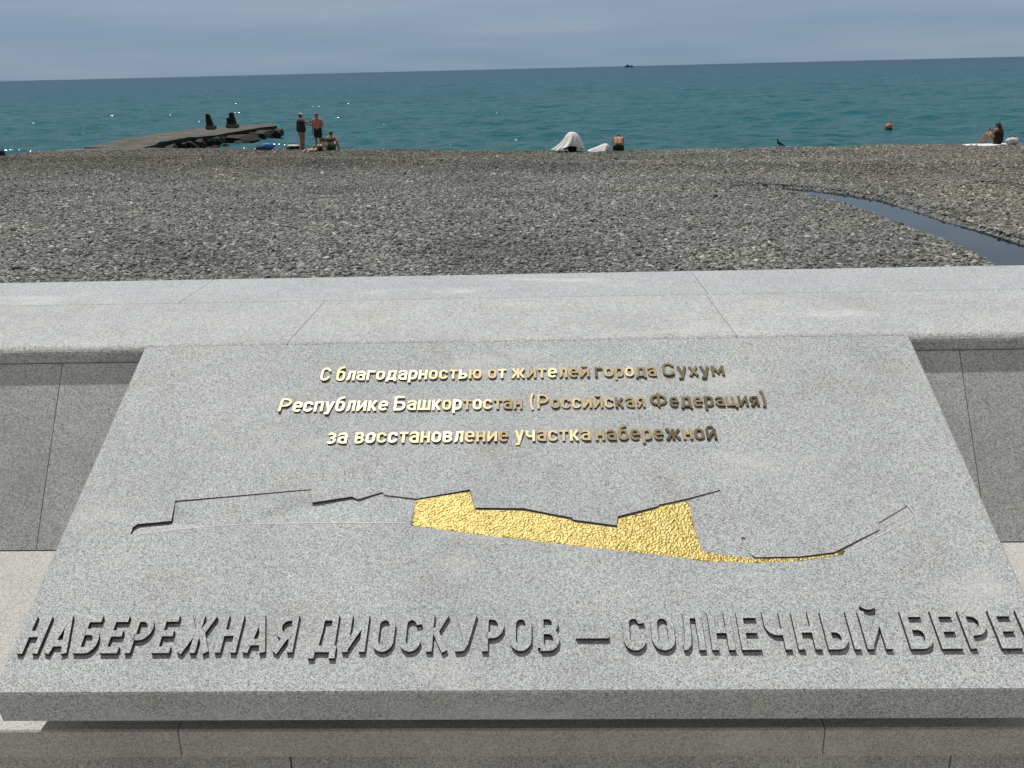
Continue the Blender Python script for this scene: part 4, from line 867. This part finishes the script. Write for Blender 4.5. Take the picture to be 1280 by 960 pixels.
def sack(name, par, w, d, h, m, seed, off=(0, 0, 0)):
    r_ = random.Random(seed); bm = bmesh.new(); bmesh.ops.create_icosphere(bm, subdivisions=3, radius=1); ph = [r_.uniform(0, 6) for _ in range(4)]
    for v in bm.verts:
        c = v.co; a = math.atan2(c.y, c.x); c.z = math.copysign(abs(c.z) ** .7, c.z); k_ = 1 + .08 * math.sin(4 * a + ph[0] + c.z * 2) + .05 * math.sin(9 * a + ph[1])
        v.co = Vector((c.x * w * k_ * (1 - .25 * max(0, c.z)), c.y * d * k_ * (1 - .25 * max(0, c.z)), (c.z + 1) * h / 2)) + Vector(off)
    return from_bm(name, bm, m, par, True)
def strap(name, par, x0, x1, z, h, y, m, r=.014):
    bm = bmesh.new(); prev = None
    for i in range(11):
        a = R(180 * i / 10); p = Vector(((x0 + x1) / 2 - (x1 - x0) / 2 * math.cos(a), y, z + h * math.sin(a)))
        if prev: caps(bm, prev, p, r, r)
        prev = p
    return union(name, bm, .008, m, par, 1)
PALEC = noisy('pale_bag_cloth', (.50, .52, .52), (.62, .63, .62), 7, .85, .3, 30)
sack('bag_body', bg, .30, .18, .30, PALEC, 1); strap('bag_strap', bg, -.15, .15, .25, .10, 0, BLACKC)
bb = tag(empty('beach_bag', on_crest(333, .8), R(5)), 'bright blue beach bag on the shingle near the pier', 'bag')
sack('bag_body', bb, .33, .22, .36, BLUEC, 2, (.07, 0, 0)); sack('side_pocket', bb, .13, .14, .24, noisy('dark_blue_cloth', (.01, .03, .12), (.02, .05, .18), 5, .7), 3, (-.12, -.10, .02)); strap('bag_strap', bb, -.05, .2, .31, .09, 0, SWIM)
sd = tag(empty('dark_pouch', on_crest(323.5, .8)), 'small dark pouch lying beside the blue beach bag', 'pouch'); sack('pouch_body', sd, .17, .12, .15, BLACKC, 4); strap('pouch_strap', sd, -.08, .08, .13, .05, 0, BLACKC, .01)
wb = tag(empty('beach_bag', on_crest(366, .8), R(-8)), 'pale folded bag with dark side lying left of the standing people', 'bag'); sack('bag_body', wb, .36, .2, .17, BLACKC, 6); sack('white_cloth', wb, .34, .15, .10, WHITEC, 7, (.06, 0, .13))

# ------------------------------------------------------------------ bird
p = on_crest(974.5, .6); bird = tag(empty('pigeon', p, R(0)), 'dark pigeon standing on the crest of the shingle beach', 'bird'); BIRDM = noisy('dark_feathers', (.012, .016, .022), (.03, .036, .045), 25, .6)
bm = bmesh.new(); k = 1.0
for a, b, ra, rb in (((-.06, 0, .20), (.09, 0, .13), .065, .045), ((.09, 0, .13), (.24, 0, .045), .040, .012), ((.10, .02, .12), (.22, .015, .06), .03, .012), ((.10, -.02, .12), (.22, -.015, .06), .03, .012), ((-.07, 0, .22), (-.10, 0, .31), .045, .030), ((-.10, 0, .31), (-.105, 0, .335), .032, .031), ((-.12, 0, .332), (-.16, 0, .322), .014, .004)):
    caps(bm, Vector(a) * k, Vector(b) * k, ra * k, rb * k)
union('body', bm, .006, BIRDM, bird, 2)
for s_ in (-1, 1):
    bm = bmesh.new(); caps(bm, (-.01, .025 * s_, .13), (.0, .028 * s_, .005), .009, .007); caps(bm, (0, .028 * s_, .006), (-.05, .03 * s_, .004), .006, .004); union('leg', bm, .004, noisy('bird_leg', (.20, .07, .06), (.25, .09, .07), 20), bird, 1)
bm = bmesh.new(); bmesh.ops.create_icosphere(bm, subdivisions=1, radius=.007, matrix=Matrix.Translation((-.107, -.03, .335))); from_bm('eye', bm, EYE, bird)
